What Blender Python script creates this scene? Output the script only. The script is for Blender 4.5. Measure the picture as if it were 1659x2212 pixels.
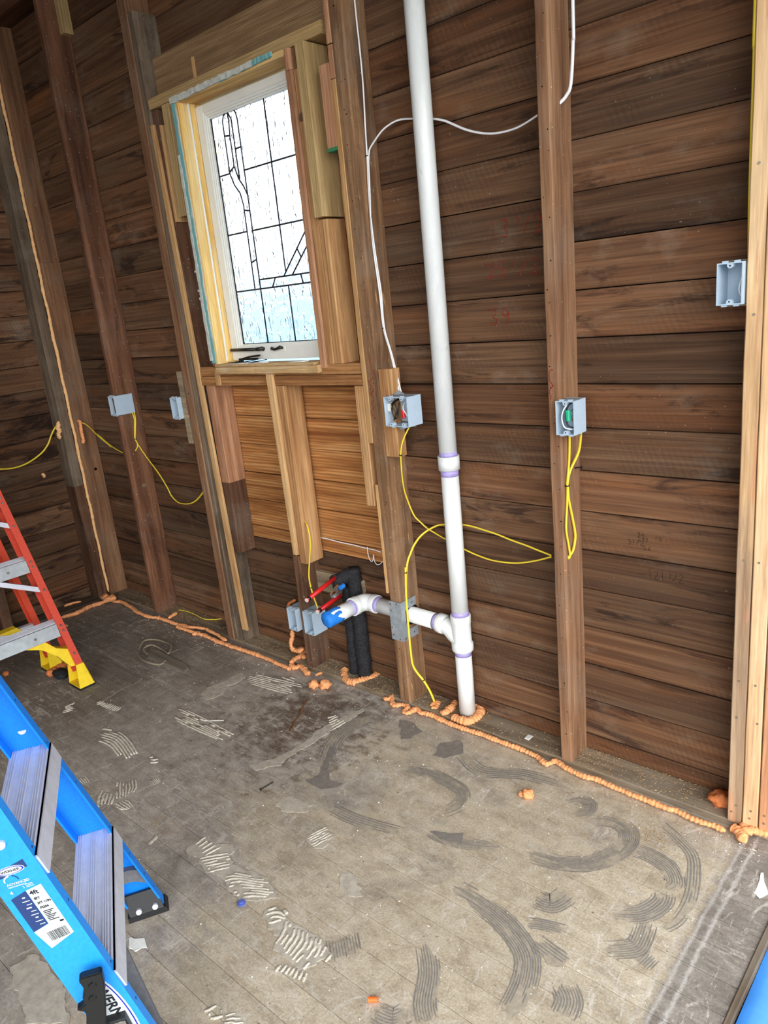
import bpy, bmesh, math, random
from mathutils import Vector, Matrix, noise as mnoise

# ------------------------------------------------------------------ scene, camera, sky, exposure
S = bpy.context.scene
COL = S.collection
for o in list(bpy.data.objects):
    bpy.data.objects.remove(o)
S.view_settings.view_transform = 'Standard'
S.view_settings.look = 'None'
S.view_settings.gamma = 1.0
S.view_settings.use_curve_mapping = False
S.view_settings.exposure = 1.72

cam = bpy.data.cameras.new('camera')
co = bpy.data.objects.new('camera', cam)
COL.objects.link(co)
cam.sensor_fit = 'VERTICAL'
cam.sensor_height = 36.0
cam.lens = 1600.29 / 2212.0 * 36.0
cam.clip_start = 0.02
YAW, PITCH, ROLL = math.radians(-42.93444), math.radians(-16.01423), math.radians(5.83522)
fwd = Vector((math.sin(YAW)*math.cos(PITCH), math.cos(YAW)*math.cos(PITCH), math.sin(PITCH)))
rgt = Vector((math.cos(YAW), -math.sin(YAW), 0))
dwn = fwd.cross(rgt)
r2 = math.cos(ROLL)*rgt + math.sin(ROLL)*dwn
d2 = -math.sin(ROLL)*rgt + math.cos(ROLL)*dwn
M = Matrix((r2, -d2, -fwd)).transposed().to_4x4()
M.translation = Vector((0, -1.98, 1.518))
co.matrix_world = M
S.camera = co

world = bpy.data.worlds.new('overcast_sky')
S.world = world
world.use_nodes = True
wn = world.node_tree
bg = wn.nodes['Background']
bg.inputs['Color'].default_value = (0.90, 0.955, 1.0, 1)
bg.inputs['Strength'].default_value = 1.0

sun = bpy.data.lights.new('daylight_sun', 'SUN')
sun.energy = 1.0
sun.angle = math.radians(60)
sun.color = (1.0, 0.97, 0.92)
so = bpy.data.objects.new('daylight_sun', sun)
COL.objects.link(so)
so.rotation_euler = Vector((-0.62, 0.62, -0.42)).to_track_quat('-Z', 'Y').to_euler()

# ------------------------------------------------------------------ measured data
D = {'white_a':[(-1.702,-0.05,2.945),(-1.702,-0.05,2.386),(-1.702,-0.048,2.28),(-1.702,-0.048,2.16),(-1.702,-0.056,2.042),(-1.702,-0.06,1.969),(-1.702,-0.063,1.925),(-1.702,-0.07,1.836),(-1.702,-0.074,1.694),(-1.702,-0.064,1.536),(-1.701,-0.062,1.422),(-1.675,-0.066,1.333),(-1.644,-0.078,1.213),(-1.628,-0.09,1.195)],'white_b':[(-1.696,-0.079,1.77),(-1.696,-0.072,1.835),(-1.696,-0.064,1.924),(-1.698,-0.058,1.949),(-1.696,-0.057,1.961),(-1.689,-0.055,1.977),(-1.65,-0.045,2.013),(-1.622,-0.035,2.029),(-1.589,-0.025,2.037),(-1.55,-0.012,2.033),(-1.517,-0.009,2.028),(-1.483,-0.012,2.019),(-1.423,-0.02,2.0),(-1.347,-0.03,1.961),(-1.287,-0.035,1.938),(-1.229,-0.04,1.926),(-1.162,-0.045,1.926),(-1.095,-0.055,1.94)],'white_b2':[(-1.696,-0.078,1.77),(-1.696,-0.075,1.693),(-1.696,-0.069,1.615),(-1.697,-0.061,1.536),(-1.696,-0.063,1.422),(-1.671,-0.066,1.333),(-1.636,-0.078,1.213),(-1.62,-0.09,1.195)],'white_c':[(-0.989,-0.05,2.945),(-0.989,-0.05,2.175),(-0.991,-0.05,2.084),(-1.0,-0.05,1.993),(-1.013,-0.05,1.969),(-1.027,-0.055,1.956),(-1.034,-0.06,1.953)],'yellow_a':[(-1.596,-0.1,1.096),(-1.613,-0.115,1.057),(-1.625,-0.118,1.021),(-1.635,-0.112,0.982),(-1.647,-0.1,0.93),(-1.662,-0.08,0.88),(-1.671,-0.06,0.836),(-1.661,-0.04,0.764),(-1.637,-0.03,0.733),(-1.618,-0.022,0.713),(-1.592,-0.014,0.697),(-1.562,-0.01,0.683),(-1.531,-0.009,0.673),(-1.492,-0.01,0.659),(-1.445,-0.014,0.648),(-1.391,-0.02,0.64),(-1.345,-0.025,0.637),(-1.294,-0.03,0.64),(-1.248,-0.03,0.645),(-1.205,-0.035,0.657),(-1.157,-0.04,0.674),(-1.107,-0.05,0.696)],'yellow_b':[(-1.106,-0.05,0.701),(-1.152,-0.045,0.708),(-1.199,-0.04,0.716),(-1.257,-0.035,0.724),(-1.318,-0.03,0.735),(-1.369,-0.024,0.74),(-1.417,-0.016,0.743),(-1.458,-0.011,0.743),(-1.492,-0.009,0.74),(-1.525,-0.009,0.736),(-1.556,-0.012,0.732),(-1.577,-0.02,0.727),(-1.601,-0.035,0.714),(-1.618,-0.05,0.7),(-1.631,-0.062,0.684),(-1.644,-0.075,0.66),(-1.652,-0.085,0.636),(-1.658,-0.1,0.606),(-1.658,-0.112,0.57),(-1.662,-0.118,0.513),(-1.655,-0.118,0.591),(-1.66,-0.118,0.536),(-1.666,-0.118,0.453),(-1.669,-0.118,0.341),(-1.669,-0.118,0.256),(-1.669,-0.114,0.197),(-1.661,-0.1,0.157),(-1.645,-0.09,0.128),(-1.635,-0.078,0.093),(-1.627,-0.07,0.061),(-1.625,-0.06,0.027)],'yellow_c':[(-0.985,-0.07,1.105),(-1.004,-0.05,1.04),(-1.02,-0.073,0.988),(-1.02,-0.093,0.957),(-1.02,-0.093,0.934),(-1.02,-0.089,0.901),(-1.02,-0.068,0.835),(-1.02,-0.056,0.789),(-1.02,-0.058,0.766),(-1.02,-0.074,0.737),(-1.0275,-0.091,0.72)],'yellow_c2':[(-1.018,-0.075,1.1),(-1.021,-0.077,1.021),(-1.021,-0.092,0.957),(-1.021,-0.093,0.934),(-1.021,-0.098,0.89),(-1.021,-0.106,0.841),(-1.021,-0.107,0.809),(-1.021,-0.096,0.763),(-1.021,-0.089,0.728),(-1.0275,-0.088,0.718)],'yellow_d':[(-3.438,-0.045,1.092),(-3.438,-0.046,1.057),(-3.438,-0.053,1.022),(-3.438,-0.067,0.965),(-3.438,-0.066,0.949),(-3.438,-0.052,0.915),(-3.418,-0.035,0.857),(-3.34,-0.035,0.787),(-3.301,-0.035,0.743),(-3.273,-0.035,0.706),(-3.254,-0.035,0.673),(-3.219,-0.035,0.649),(-3.177,-0.035,0.639),(-3.107,-0.035,0.645),(-3.059,-0.035,0.66),(-3.016,-0.035,0.683),(-2.956,-0.035,0.727)],'yellow_d2':[(-3.439,-0.056,1.093),(-3.439,-0.052,1.058),(-3.439,-0.059,1.023),(-3.439,-0.069,0.965),(-3.439,-0.061,0.941),(-3.439,-0.064,0.919),(-3.446,-0.076,0.899)],'yellow_e':[(-3.975,-0.069,1.025),(-3.956,-0.06,1.017),(-3.927,-0.055,1.001),(-3.865,-0.05,0.958),(-3.807,-0.045,0.924),(-3.757,-0.04,0.895),(-3.884,-0.04,0.962),(-3.814,-0.045,0.934),(-3.758,-0.05,0.914),(-3.695,-0.055,0.895),(-3.637,-0.057,0.881),(-3.583,-0.06,0.872)],'yellow_f':[(-4.0,-0.18,1.045),(-4.02,-0.186,1.033),(-4.03,-0.206,1.007),(-4.035,-0.225,0.978),(-4.04,-0.246,0.941),(-4.045,-0.278,0.907),(-4.045,-0.316,0.885),(-4.045,-0.352,0.87),(-4.045,-0.387,0.859),(-4.045,-0.42,0.854),(-4.045,-0.452,0.853),(-4.045,-0.486,0.856),(-4.045,-0.519,0.863),(-4.045,-0.619,0.893),(-4.045,-0.7190000000000001,0.963)],'yellow_h':[(-2.221,-0.075,0.687),(-2.177,-0.1,0.675),(-2.156,-0.112,0.639),(-2.156,-0.115,0.597),(-2.173,-0.115,0.53),(-2.19,-0.115,0.454),(-2.183,-0.115,0.388),(-2.173,-0.11,0.336),(-2.163,-0.11,0.308)],'yellow_i':[(-3.365,-0.048,0.026),(-3.317,-0.037,0.026),(-3.236,-0.037,0.026),(-3.138,-0.049,0.026),(-3.076,-0.022,0.026),(-3.039,0.018,0.026)],'yellow_g':[(-0.5525,-0.09,2.945),(-0.5525,-0.098,2.04),(-0.5525,-0.094,1.953),(-0.5525,-0.092,1.82),(-0.5525,-0.09,1.68),(-0.553,-0.084,1.6),(-0.553,-0.075,1.522)],'twine':[(-2.242,-0.006,0.587),(-2.176,-0.006,0.589),(-2.098,-0.006,0.585),(-2.023,-0.006,0.584),(-1.959,-0.006,0.581),(-1.914,-0.006,0.581),(-1.875,-0.006,0.577)],'hook_wire':[(-1.931,-0.02,0.594),(-1.932,-0.02,0.566),(-1.925,-0.02,0.542),(-1.915,-0.02,0.536),(-1.906,-0.02,0.549),(-1.902,-0.02,0.567),(-1.901,-0.02,0.543),(-1.891,-0.02,0.528),(-1.873,-0.02,0.532),(-1.858,-0.02,0.546)],'foam_left':[(-3.931,-0.434,0.012),(-3.919,-0.389,0.012),(-3.913,-0.348,0.012),(-3.93,-0.28,0.012),(-3.931,-0.241,0.012),(-3.923,-0.206,0.012),(-3.918,-0.163,0.012)],'foam_bit1':[(-4.064,-0.353,0.02),(-4.057,-0.319,0.02),(-4.053,-0.291,0.02),(-4.037,-0.264,0.02)],'foam_bit2':[(-3.806,-0.473,0.01),(-3.78,-0.472,0.01)],'foam_bit3':[(-3.313,-0.144,0.03),(-3.325,-0.109,0.03),(-3.334,-0.078,0.03)],'foam_main':[(-3.929,-0.149,0.012),(-3.856,-0.15,0.012),(-3.827,-0.134,0.012),(-3.732,-0.142,0.012),(-3.661,-0.152,0.012),(-3.584,-0.167,0.012),(-3.515,-0.17,0.012),(-3.451,-0.163,0.012),(-3.401,-0.148,0.012),(-3.322,-0.145,0.012),(-3.253,-0.145,0.012),(-3.138,-0.131,0.012),(-3.213,-0.162,0.012),(-3.086,-0.157,0.012),(-2.981,-0.151,0.012),(-2.886,-0.159,0.012),(-2.795,-0.158,0.012),(-2.686,-0.153,0.012),(-2.546,-0.148,0.012),(-2.408,-0.157,0.012),(-2.338,-0.159,0.012)],'foam_main2':[(-3.136,-0.146,0.02),(-3.082,-0.122,0.02),(-3.018,-0.108,0.02),(-3.032,-0.112,0.02),(-2.935,-0.122,0.02),(-2.822,-0.141,0.02)],'foam_lump1':[(-3.064,-0.175,0.01),(-3.053,-0.153,0.01),(-3.041,-0.138,0.01)],'foam_lump2':[(-2.376,-0.136,0.012),(-2.335,-0.14,0.012),(-2.327,-0.114,0.012),(-2.292,-0.13,0.012),(-2.253,-0.142,0.012),(-2.233,-0.144,0.012)],'foam_lump3':[(-2.365,-0.135,0.025),(-2.378,-0.09,0.025),(-2.376,-0.059,0.025),(-2.398,-0.017,0.025),(-2.426,-0.025,0.025),(-2.345,-0.071,0.025)],'foam_lump4':[(-2.208,-0.139,0.01),(-2.204,-0.118,0.01),(-2.196,-0.103,0.01)],'foam_drip':[(-2.382,-0.09,0.16),(-2.383,-0.09,0.133),(-2.402,-0.09,0.094),(-2.394,-0.09,0.065),(-2.357,-0.09,0.065),(-2.322,-0.09,0.084)],'foam_drip2':[(-2.442,-0.05,0.238),(-2.423,-0.05,0.263),(-2.376,-0.05,0.291)],'foam_ball1':[(-2.151,-0.199)],'foam_ball2':[(-2.105,-0.178)],'foam_ring':[(-2.128,-0.036,0.014),(-2.088,-0.081,0.014),(-2.046,-0.104,0.014),(-2.012,-0.097,0.014),(-1.998,-0.078,0.014),(-1.988,-0.055,0.014),(-1.977,-0.028,0.014),(-1.982,0.003,0.014),(-2.01,0.021,0.014),(-2.032,0.019,0.014)],'foam_mid':[(-1.832,-0.123,0.012),(-1.808,-0.12,0.012),(-1.808,-0.096,0.012),(-1.786,-0.125,0.012),(-1.757,-0.143,0.012),(-1.739,-0.126,0.012),(-1.706,-0.123,0.012),(-1.698,-0.158,0.012),(-1.678,-0.157,0.012),(-1.67,-0.117,0.012),(-1.638,-0.132,0.012),(-1.617,-0.124,0.012),(-1.586,-0.122,0.012),(-1.549,-0.126,0.012),(-1.516,-0.128,0.012),(-1.484,-0.129,0.012),(-1.452,-0.13,0.012),(-1.422,-0.129,0.012),(-1.382,-0.126,0.012),(-1.353,-0.126,0.012),(-1.323,-0.127,0.012),(-1.161,-0.128,0.012),(-1.113,-0.146,0.012),(-1.092,-0.15,0.012),(-1.077,-0.122,0.012),(-1.033,-0.136,0.012),(-0.995,-0.142,0.012),(-0.955,-0.141,0.012),(-0.918,-0.135,0.012),(-0.872,-0.14,0.012),(-0.828,-0.143,0.012),(-0.786,-0.144,0.012),(-0.745,-0.143,0.012),(-0.709,-0.147,0.012),(-0.681,-0.143,0.012),(-0.656,-0.146,0.012),(-0.626,-0.15,0.012),(-0.598,-0.149,0.012),(-0.572,-0.146,0.012),(-0.535,-0.149,0.012)],'foam_pipe_a':[(-1.631,-0.08,0.014),(-1.627,-0.059,0.014),(-1.625,-0.04,0.014),(-1.607,-0.076,0.014),(-1.625,-0.088,0.014)],'foam_pipe_b':[(-1.565,-0.1,0.025),(-1.547,-0.094,0.025),(-1.548,-0.066,0.025),(-1.555,-0.03,0.025),(-1.567,-0.009,0.025)],'foam_pipe_c':[(-1.516,-0.093,0.02),(-1.485,-0.101,0.02),(-1.455,-0.098,0.02),(-1.439,-0.077,0.02),(-1.435,-0.047,0.02),(-1.448,-0.011,0.02),(-1.471,0.009,0.02),(-1.498,0.021,0.02)],'foam_post_a':[(-0.531,-0.127,0.015),(-0.52,-0.13,0.015),(-0.51,-0.138,0.015),(-0.496,-0.15,0.015),(-0.484,-0.159,0.015),(-0.476,-0.159,0.015)],'foam_post_b':[(-0.509,-0.104,0.02),(-0.5,-0.117,0.02),(-0.491,-0.129,0.02),(-0.482,-0.119,0.02),(-0.475,-0.11,0.02),(-0.465,-0.112,0.02),(-0.454,-0.11,0.02),(-0.441,-0.107,0.02),(-0.429,-0.104,0.02)],'foam_post_ball':[(-0.585,-0.053)],'foam_floor_ball':[(-1.068,-0.315)],'foam_v':[(-3.974,-0.121,2.93),(-3.974,-0.123,2.857),(-3.974,-0.124,2.785),(-3.974,-0.121,2.713),(-3.974,-0.123,2.64),(-3.974,-0.124,2.567),(-3.974,-0.121,2.495),(-3.974,-0.123,2.423),(-3.974,-0.124,2.35),(-3.974,-0.121,2.277),(-3.974,-0.123,2.205),(-3.974,-0.124,2.133),(-3.974,-0.121,2.06),(-3.974,-0.123,1.988),(-3.974,-0.124,1.915),(-3.974,-0.121,1.843),(-3.974,-0.123,1.77),(-3.974,-0.124,1.698),(-3.974,-0.121,1.625),(-3.974,-0.123,1.552),(-3.974,-0.124,1.48),(-3.974,-0.121,1.407),(-3.974,-0.123,1.335),(-3.974,-0.124,1.263),(-3.974,-0.121,1.19),(-3.974,-0.123,1.117),(-3.974,-0.124,1.045),(-3.974,-0.121,0.972),(-3.974,-0.123,0.9),(-3.974,-0.124,0.828),(-3.974,-0.121,0.755),(-3.974,-0.123,0.683),(-3.974,-0.124,0.61),(-3.974,-0.121,0.537),(-3.974,-0.123,0.465),(-3.974,-0.124,0.392),(-3.974,-0.121,0.32),(-3.974,-0.123,0.248),(-3.974,-0.124,0.175),(-3.974,-0.121,0.103),(-3.974,-0.123,0.03)],'foam_h1':[(-3.972,-0.089,1.041),(-3.972,-0.079,1.033),(-3.972,-0.078,1.015),(-3.972,-0.08,0.996),(-3.972,-0.082,0.97),(-3.972,-0.081,0.948),(-3.972,-0.082,0.925),(-3.972,-0.084,0.907)],'foam_h2':[(-4.0,-0.18,1.053),(-4.0,-0.188,1.034),(-4.0,-0.193,1.017),(-4.0,-0.187,0.997),(-4.0,-0.198,0.989),(-4.0,-0.195,0.969),(-4.0,-0.196,0.955)],'foam_w':[(-4.085,-0.295,0.784),(-4.085,-0.29,0.772),(-4.085,-0.288,0.756)],'ridges':[[5,[(-1.771,-1.055),(-1.774,-1.017)],[(-1.709,-1.07),(-1.698,-1.014)]],[6,[(-1.712,-1.082),(-1.687,-1.051),(-1.655,-1.018)],[(-1.648,-1.103),(-1.603,-1.044)]],[9,[(-1.61,-1.094),(-1.589,-1.061),(-1.535,-1.041),(-1.487,-1.016)],[(-1.494,-1.111),(-1.469,-1.08),(-1.41,-1.047)]],[4,[(-1.4,-1.096),(-1.378,-1.061),(-1.325,-1.066)],[(-1.361,-1.115),(-1.335,-1.085)]],[9,[(-1.326,-1.082),(-1.306,-1.106),(-1.293,-1.147)],[(-1.213,-1.068),(-1.187,-1.099),(-1.182,-1.163)]],[3,[(-1.213,-1.068),(-1.198,-1.093)],[(-1.16,-1.079),(-1.152,-1.114)]],[7,[(-1.232,-1.2),(-1.237,-1.177)],[(-1.158,-1.178),(-1.17,-1.154)]],[7,[(-2.518,-0.273),(-2.35,-0.241),(-2.177,-0.212)],[(-2.469,-0.333),(-2.293,-0.311),(-2.17,-0.29)]],[6,[(-2.346,-0.2),(-2.275,-0.196)],[(-2.31,-0.275),(-2.209,-0.287)]],[8,[(-2.531,-0.613),(-2.361,-0.608),(-2.158,-0.614)],[(-2.459,-0.679),(-2.316,-0.676),(-2.168,-0.666)]],[7,[(-2.657,-0.887),(-2.574,-0.855),(-2.457,-0.869),(-2.348,-0.902)],[(-2.585,-0.935),(-2.506,-0.925),(-2.379,-0.953)]],[7,[(-2.274,-1.029),(-2.227,-1.059),(-2.177,-1.085)],[(-2.242,-0.98),(-2.193,-1.003),(-2.17,-1.028)]],[5,[(-2.286,-1.078),(-2.232,-1.123),(-2.2,-1.14)],[(-2.211,-1.076),(-2.178,-1.106)]],[5,[(-2.173,-1.105),(-2.136,-1.103),(-2.11,-1.094)],[(-2.159,-1.067),(-2.127,-1.065),(-2.093,-1.073)]],[5,[(-2.961,-0.893),(-2.954,-0.84)],[(-2.921,-0.917),(-2.906,-0.878)]],[12,[(-2.863,-0.803),(-2.866,-0.77)],[(-2.726,-0.784),(-2.738,-0.753)]],[3,[(-2.311,-0.885),(-2.283,-0.863)],[(-2.274,-0.899),(-2.25,-0.879)]],[5,[(-2.183,-0.955),(-2.143,-0.963)],[(-2.18,-0.931),(-2.135,-0.943)]],[6,[(-1.517,-0.844),(-1.494,-0.772)],[(-1.468,-0.854),(-1.452,-0.789)]],[3,[(-1.287,-1.369),(-1.274,-1.341)],[(-1.262,-1.371),(-1.235,-1.342)]],[3,[(-1.24,-1.349),(-1.223,-1.324)],[(-1.225,-1.355),(-1.185,-1.326)]],[6,[(-1.931,-0.344),(-1.918,-0.304)],[(-1.859,-0.384),(-1.852,-0.318)]],[4,[(-1.896,-1.142),(-1.909,-1.099)],[(-1.882,-1.137),(-1.899,-1.102)]],[4,[(-2.415,-1.102),(-2.362,-1.109)],[(-2.413,-1.079),(-2.354,-1.09)]]],'sheets':[[(-2.529,-0.503),(-2.553,-0.452),(-2.535,-0.383),(-2.525,-0.283),(-2.482,-0.301),(-2.47,-0.353),(-2.484,-0.4),(-2.451,-0.445),(-2.454,-0.493),(-2.47,-0.516)],[(-1.77,-1.094),(-1.786,-1.065),(-1.779,-1.02),(-1.735,-1.03),(-1.679,-0.986),(-1.65,-1.001),(-1.65,-1.029),(-1.598,-1.04),(-1.498,-1.015),(-1.441,-1.027),(-1.401,-1.041),(-1.446,-1.085),(-1.491,-1.113),(-1.6,-1.087),(-1.657,-1.1),(-1.723,-1.081)],[(-1.4,-1.096),(-1.384,-1.069),(-1.306,-1.076),(-1.213,-1.068),(-1.154,-1.082),(-1.167,-1.112),(-1.167,-1.132),(-1.18,-1.165),(-1.218,-1.156),(-1.283,-1.162),(-1.307,-1.129),(-1.37,-1.114)],[(-1.323,-0.883),(-1.303,-0.86),(-1.256,-0.879),(-1.223,-0.906),(-1.249,-0.924),(-1.3,-0.91)],[(-1.711,-0.789),(-1.698,-0.733),(-1.603,-0.727),(-1.599,-0.764),(-1.669,-0.8)],[(-1.517,-0.844),(-1.516,-0.792),(-1.455,-0.781),(-1.434,-0.831),(-1.457,-0.857)],[(-1.789,-1.6),(-1.791,-1.535),(-1.612,-1.541),(-1.516,-1.576),(-1.598,-1.637)],[(-1.956,-0.705),(-1.9,-0.627),(-1.886,-0.469),(-1.903,-0.443),(-1.895,-0.338),(-1.861,-0.21),(-1.843,-0.24),(-1.853,-0.38),(-1.86,-0.474),(-1.867,-0.592),(-1.861,-0.642),(-1.905,-0.711)]],'strokes':[[0.05,12,[(-1.441,-0.401),(-1.397,-0.388),(-1.343,-0.39),(-1.277,-0.398),(-1.239,-0.423),(-1.224,-0.473),(-1.244,-0.522)]],[0.04,9,[(-0.964,-0.273),(-0.927,-0.236),(-0.897,-0.24),(-0.892,-0.277),(-0.912,-0.318)]],[0.055,12,[(-0.863,-0.296),(-0.809,-0.27),(-0.757,-0.288),(-0.741,-0.338),(-0.752,-0.395),(-0.788,-0.459),(-0.844,-0.498),(-0.898,-0.516),(-0.946,-0.525)]],[0.05,9,[(-0.729,-0.35),(-0.674,-0.341),(-0.616,-0.357),(-0.584,-0.397),(-0.593,-0.43)]],[0.03,5,[(-0.699,-0.205),(-0.639,-0.237),(-0.583,-0.278),(-0.553,-0.349),(-0.534,-0.43),(-0.535,-0.512),(-0.558,-0.559)]],[0.055,9,[(-0.592,-0.446),(-0.587,-0.485),(-0.612,-0.543),(-0.665,-0.582)]],[0.05,9,[(-0.592,-0.553),(-0.582,-0.614),(-0.588,-0.648),(-0.644,-0.696)]],[0.06,11,[(-1.048,-0.744),(-0.982,-0.741),(-0.895,-0.754),(-0.833,-0.774),(-0.777,-0.808),(-0.748,-0.857),(-0.733,-0.918),(-0.728,-0.977)]],[0.03,6,[(-0.825,-0.728),(-0.788,-0.71),(-0.729,-0.691)]],[0.05,7,[(-0.779,-0.765),(-0.729,-0.773),(-0.688,-0.778)]],[0.05,6,[(-1.392,-0.227),(-1.265,-0.285),(-1.139,-0.228),(-1.002,-0.202)]],[0.04,8,[(-1.224,-0.609),(-1.157,-0.606),(-1.097,-0.585),(-1.009,-0.534)]],[0.06,9,[(-0.849,-0.646),(-0.804,-0.639),(-0.785,-0.584)]],[0.06,10,[(-0.672,-0.828),(-0.641,-0.857),(-0.633,-0.9)]],[0.05,9,[(-0.995,-0.921),(-0.935,-0.98),(-0.893,-1.05),(-0.855,-1.083)]],[0.07,8,[(-1.737,-0.534),(-1.798,-0.435),(-1.821,-0.329),(-1.781,-0.242)]],[0.045,6,[(-1.549,-0.701),(-1.465,-0.699),(-1.381,-0.684),(-1.286,-0.659)]],[0.03,5,[(-1.475,-0.413),(-1.421,-0.397),(-1.339,-0.398)]],[0.08,12,[(-1.173,-1.032),(-1.117,-1.075)]],[0.05,8,[(-0.974,-1.134),(-0.927,-1.122),(-0.911,-1.087)]],[0.05,9,[(-0.55,-0.642),(-0.558,-0.683)]]],'dark':[[(-1.72,-0.652),(-1.704,-0.604),(-1.762,-0.51),(-1.79,-0.443),(-1.741,-0.482),(-1.715,-0.546),(-1.648,-0.604),(-1.598,-0.589),(-1.607,-0.625),(-1.642,-0.655)],[(-1.65,-0.236),(-1.69,-0.2),(-1.638,-0.182),(-1.567,-0.213),(-1.576,-0.269),(-1.602,-0.293)],[(-1.444,-0.302),(-1.469,-0.236),(-1.414,-0.172),(-1.367,-0.238),(-1.403,-0.302)],[(-1.224,-0.607),(-1.14,-0.559),(-1.116,-0.591),(-1.181,-0.617)]],'stick':[[(-2.751,-0.432),(-2.76,-0.403),(-2.811,-0.388),(-3.04,-0.377),(-3.094,-0.387),(-3.079,-0.421),(-3.035,-0.438)]],'cord':[(-3.066,-0.425),(-3.128,-0.407),(-3.118,-0.367),(-3.044,-0.357),(-2.971,-0.369),(-3.02,-0.321),(-3.1,-0.3),(-3.173,-0.319),(-3.194,-0.366),(-3.142,-0.426),(-3.052,-0.47),(-2.966,-0.481),(-2.92,-0.453),(-2.915,-0.42)],'twig':[(-2.096,-0.296),(-2.068,-0.339),(-2.041,-0.381),(-2.022,-0.427),(-1.981,-0.478)],'scrapR':[[(-0.421,-0.244),(-0.415,-0.242),(-0.406,-0.27),(-0.391,-0.293),(-0.387,-0.305),(-0.395,-0.323),(-0.4,-0.331),(-0.416,-0.32),(-0.415,-0.303),(-0.416,-0.275)]],'scrapL':[[(-1.622,-1.363),(-1.618,-1.358),(-1.605,-1.356),(-1.588,-1.339),(-1.555,-1.351),(-1.567,-1.361),(-1.569,-1.376),(-1.582,-1.376),(-1.593,-1.38)]]}

RND = random.Random(7)

def C(r, g, b):
    f = lambda c: (c/255/12.92) if c/255 <= 0.04045 else ((c/255+0.055)/1.055)**2.4
    return (f(r), f(g), f(b), 1.0)

# ------------------------------------------------------------------ materials
class NT:
    def __init__(s, name):
        s.m = bpy.data.materials.new(name)
        s.m.use_nodes = True
        s.t = s.m.node_tree
        s.b = s.t.nodes['Principled BSDF']
    def n(s, typ, **kw):
        nd = s.t.nodes.new(typ)
        for k, v in kw.items():
            setattr(nd, k, v)
        return nd
    def l(s, a, b):
        s.t.links.new(a, b)
    def coord(s, scale, rnd=True):
        tc = s.n('ShaderNodeTexCoord')
        v = tc.outputs['Object']
        if rnd:
            oi = s.n('ShaderNodeObjectInfo')
            mu = s.n('ShaderNodeVectorMath', operation='SCALE')
            mu.inputs[0].default_value = (37.0, 91.0, 53.0)
            s.l(oi.outputs['Random'], mu.inputs['Scale'])
            ad = s.n('ShaderNodeVectorMath', operation='ADD')
            s.l(v, ad.inputs[0]); s.l(mu.outputs[0], ad.inputs[1])
            v = ad.outputs[0]
        mp = s.n('ShaderNodeVectorMath', operation='MULTIPLY')
        mp.inputs[1].default_value = scale
        s.l(v, mp.inputs[0])
        return mp.outputs[0]
    def noise(s, vec, scale=1.0, detail=4.0, rough=0.6, dist=0.0):
        nd = s.n('ShaderNodeTexNoise')
        nd.inputs['Scale'].default_value = scale
        nd.inputs['Detail'].default_value = detail
        nd.inputs['Roughness'].default_value = rough
        nd.inputs['Distortion'].default_value = dist
        s.l(vec, nd.inputs['Vector'])
        return nd.outputs['Fac']
    def ramp(s, fac, stops):
        nd = s.n('ShaderNodeValToRGB')
        e = nd.color_ramp.elements
        e[0].position, e[0].color = stops[0]
        e[1].position, e[1].color = stops[-1]
        for p, c in stops[1:-1]:
            x = e.new(p); x.color = c
        s.l(fac, nd.inputs['Fac'])
        return nd.outputs['Color']
    def range(s, fac, a, b, lo=0.0, hi=1.0):
        nd = s.n('ShaderNodeMapRange')
        nd.inputs['From Min'].default_value = a
        nd.inputs['From Max'].default_value = b
        nd.inputs['To Min'].default_value = lo
        nd.inputs['To Max'].default_value = hi
        s.l(fac, nd.inputs['Value'])
        return nd.outputs['Result']
    def math(s, op, a, b=None):
        nd = s.n('ShaderNodeMath', operation=op)
        for i, x in enumerate((a, b)):
            if x is None: continue
            if isinstance(x, (int, float)): nd.inputs[i].default_value = x
            else: s.l(x, nd.inputs[i])
        return nd.outputs[0]
    def mix(s, fac, a, b, mode='MIX'):
        nd = s.n('ShaderNodeMix', data_type='RGBA', blend_type=mode)
        for i, x in ((0, fac), (6, a), (7, b)):
            if isinstance(x, (int, float)): nd.inputs[i].default_value = x
            elif isinstance(x, tuple): nd.inputs[i].default_value = x
            else: s.l(x, nd.inputs[i])
        return nd.outputs[2]
    def bump(s, h, strength=0.3, dist=0.002):
        nd = s.n('ShaderNodeBump')
        nd.inputs['Strength'].default_value = strength
        nd.inputs['Distance'].default_value = dist
        s.l(h, nd.inputs['Height'])
        s.l(nd.outputs[0], s.b.inputs['Normal'])
    def out(s, col, rough=0.8, spec=0.3, metal=0.0):
        if isinstance(col, tuple): s.b.inputs['Base Color'].default_value = col
        else: s.l(col, s.b.inputs['Base Color'])
        if isinstance(rough, (int, float)): s.b.inputs['Roughness'].default_value = rough
        else: s.l(rough, s.b.inputs['Roughness'])
        s.b.inputs['Specular IOR Level'].default_value = spec
        s.b.inputs['Metallic'].default_value = metal
        return s.m

def axs(axis, along, across):
    return tuple(along if 'xyz'[i] == axis else across for i in range(3))

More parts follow.
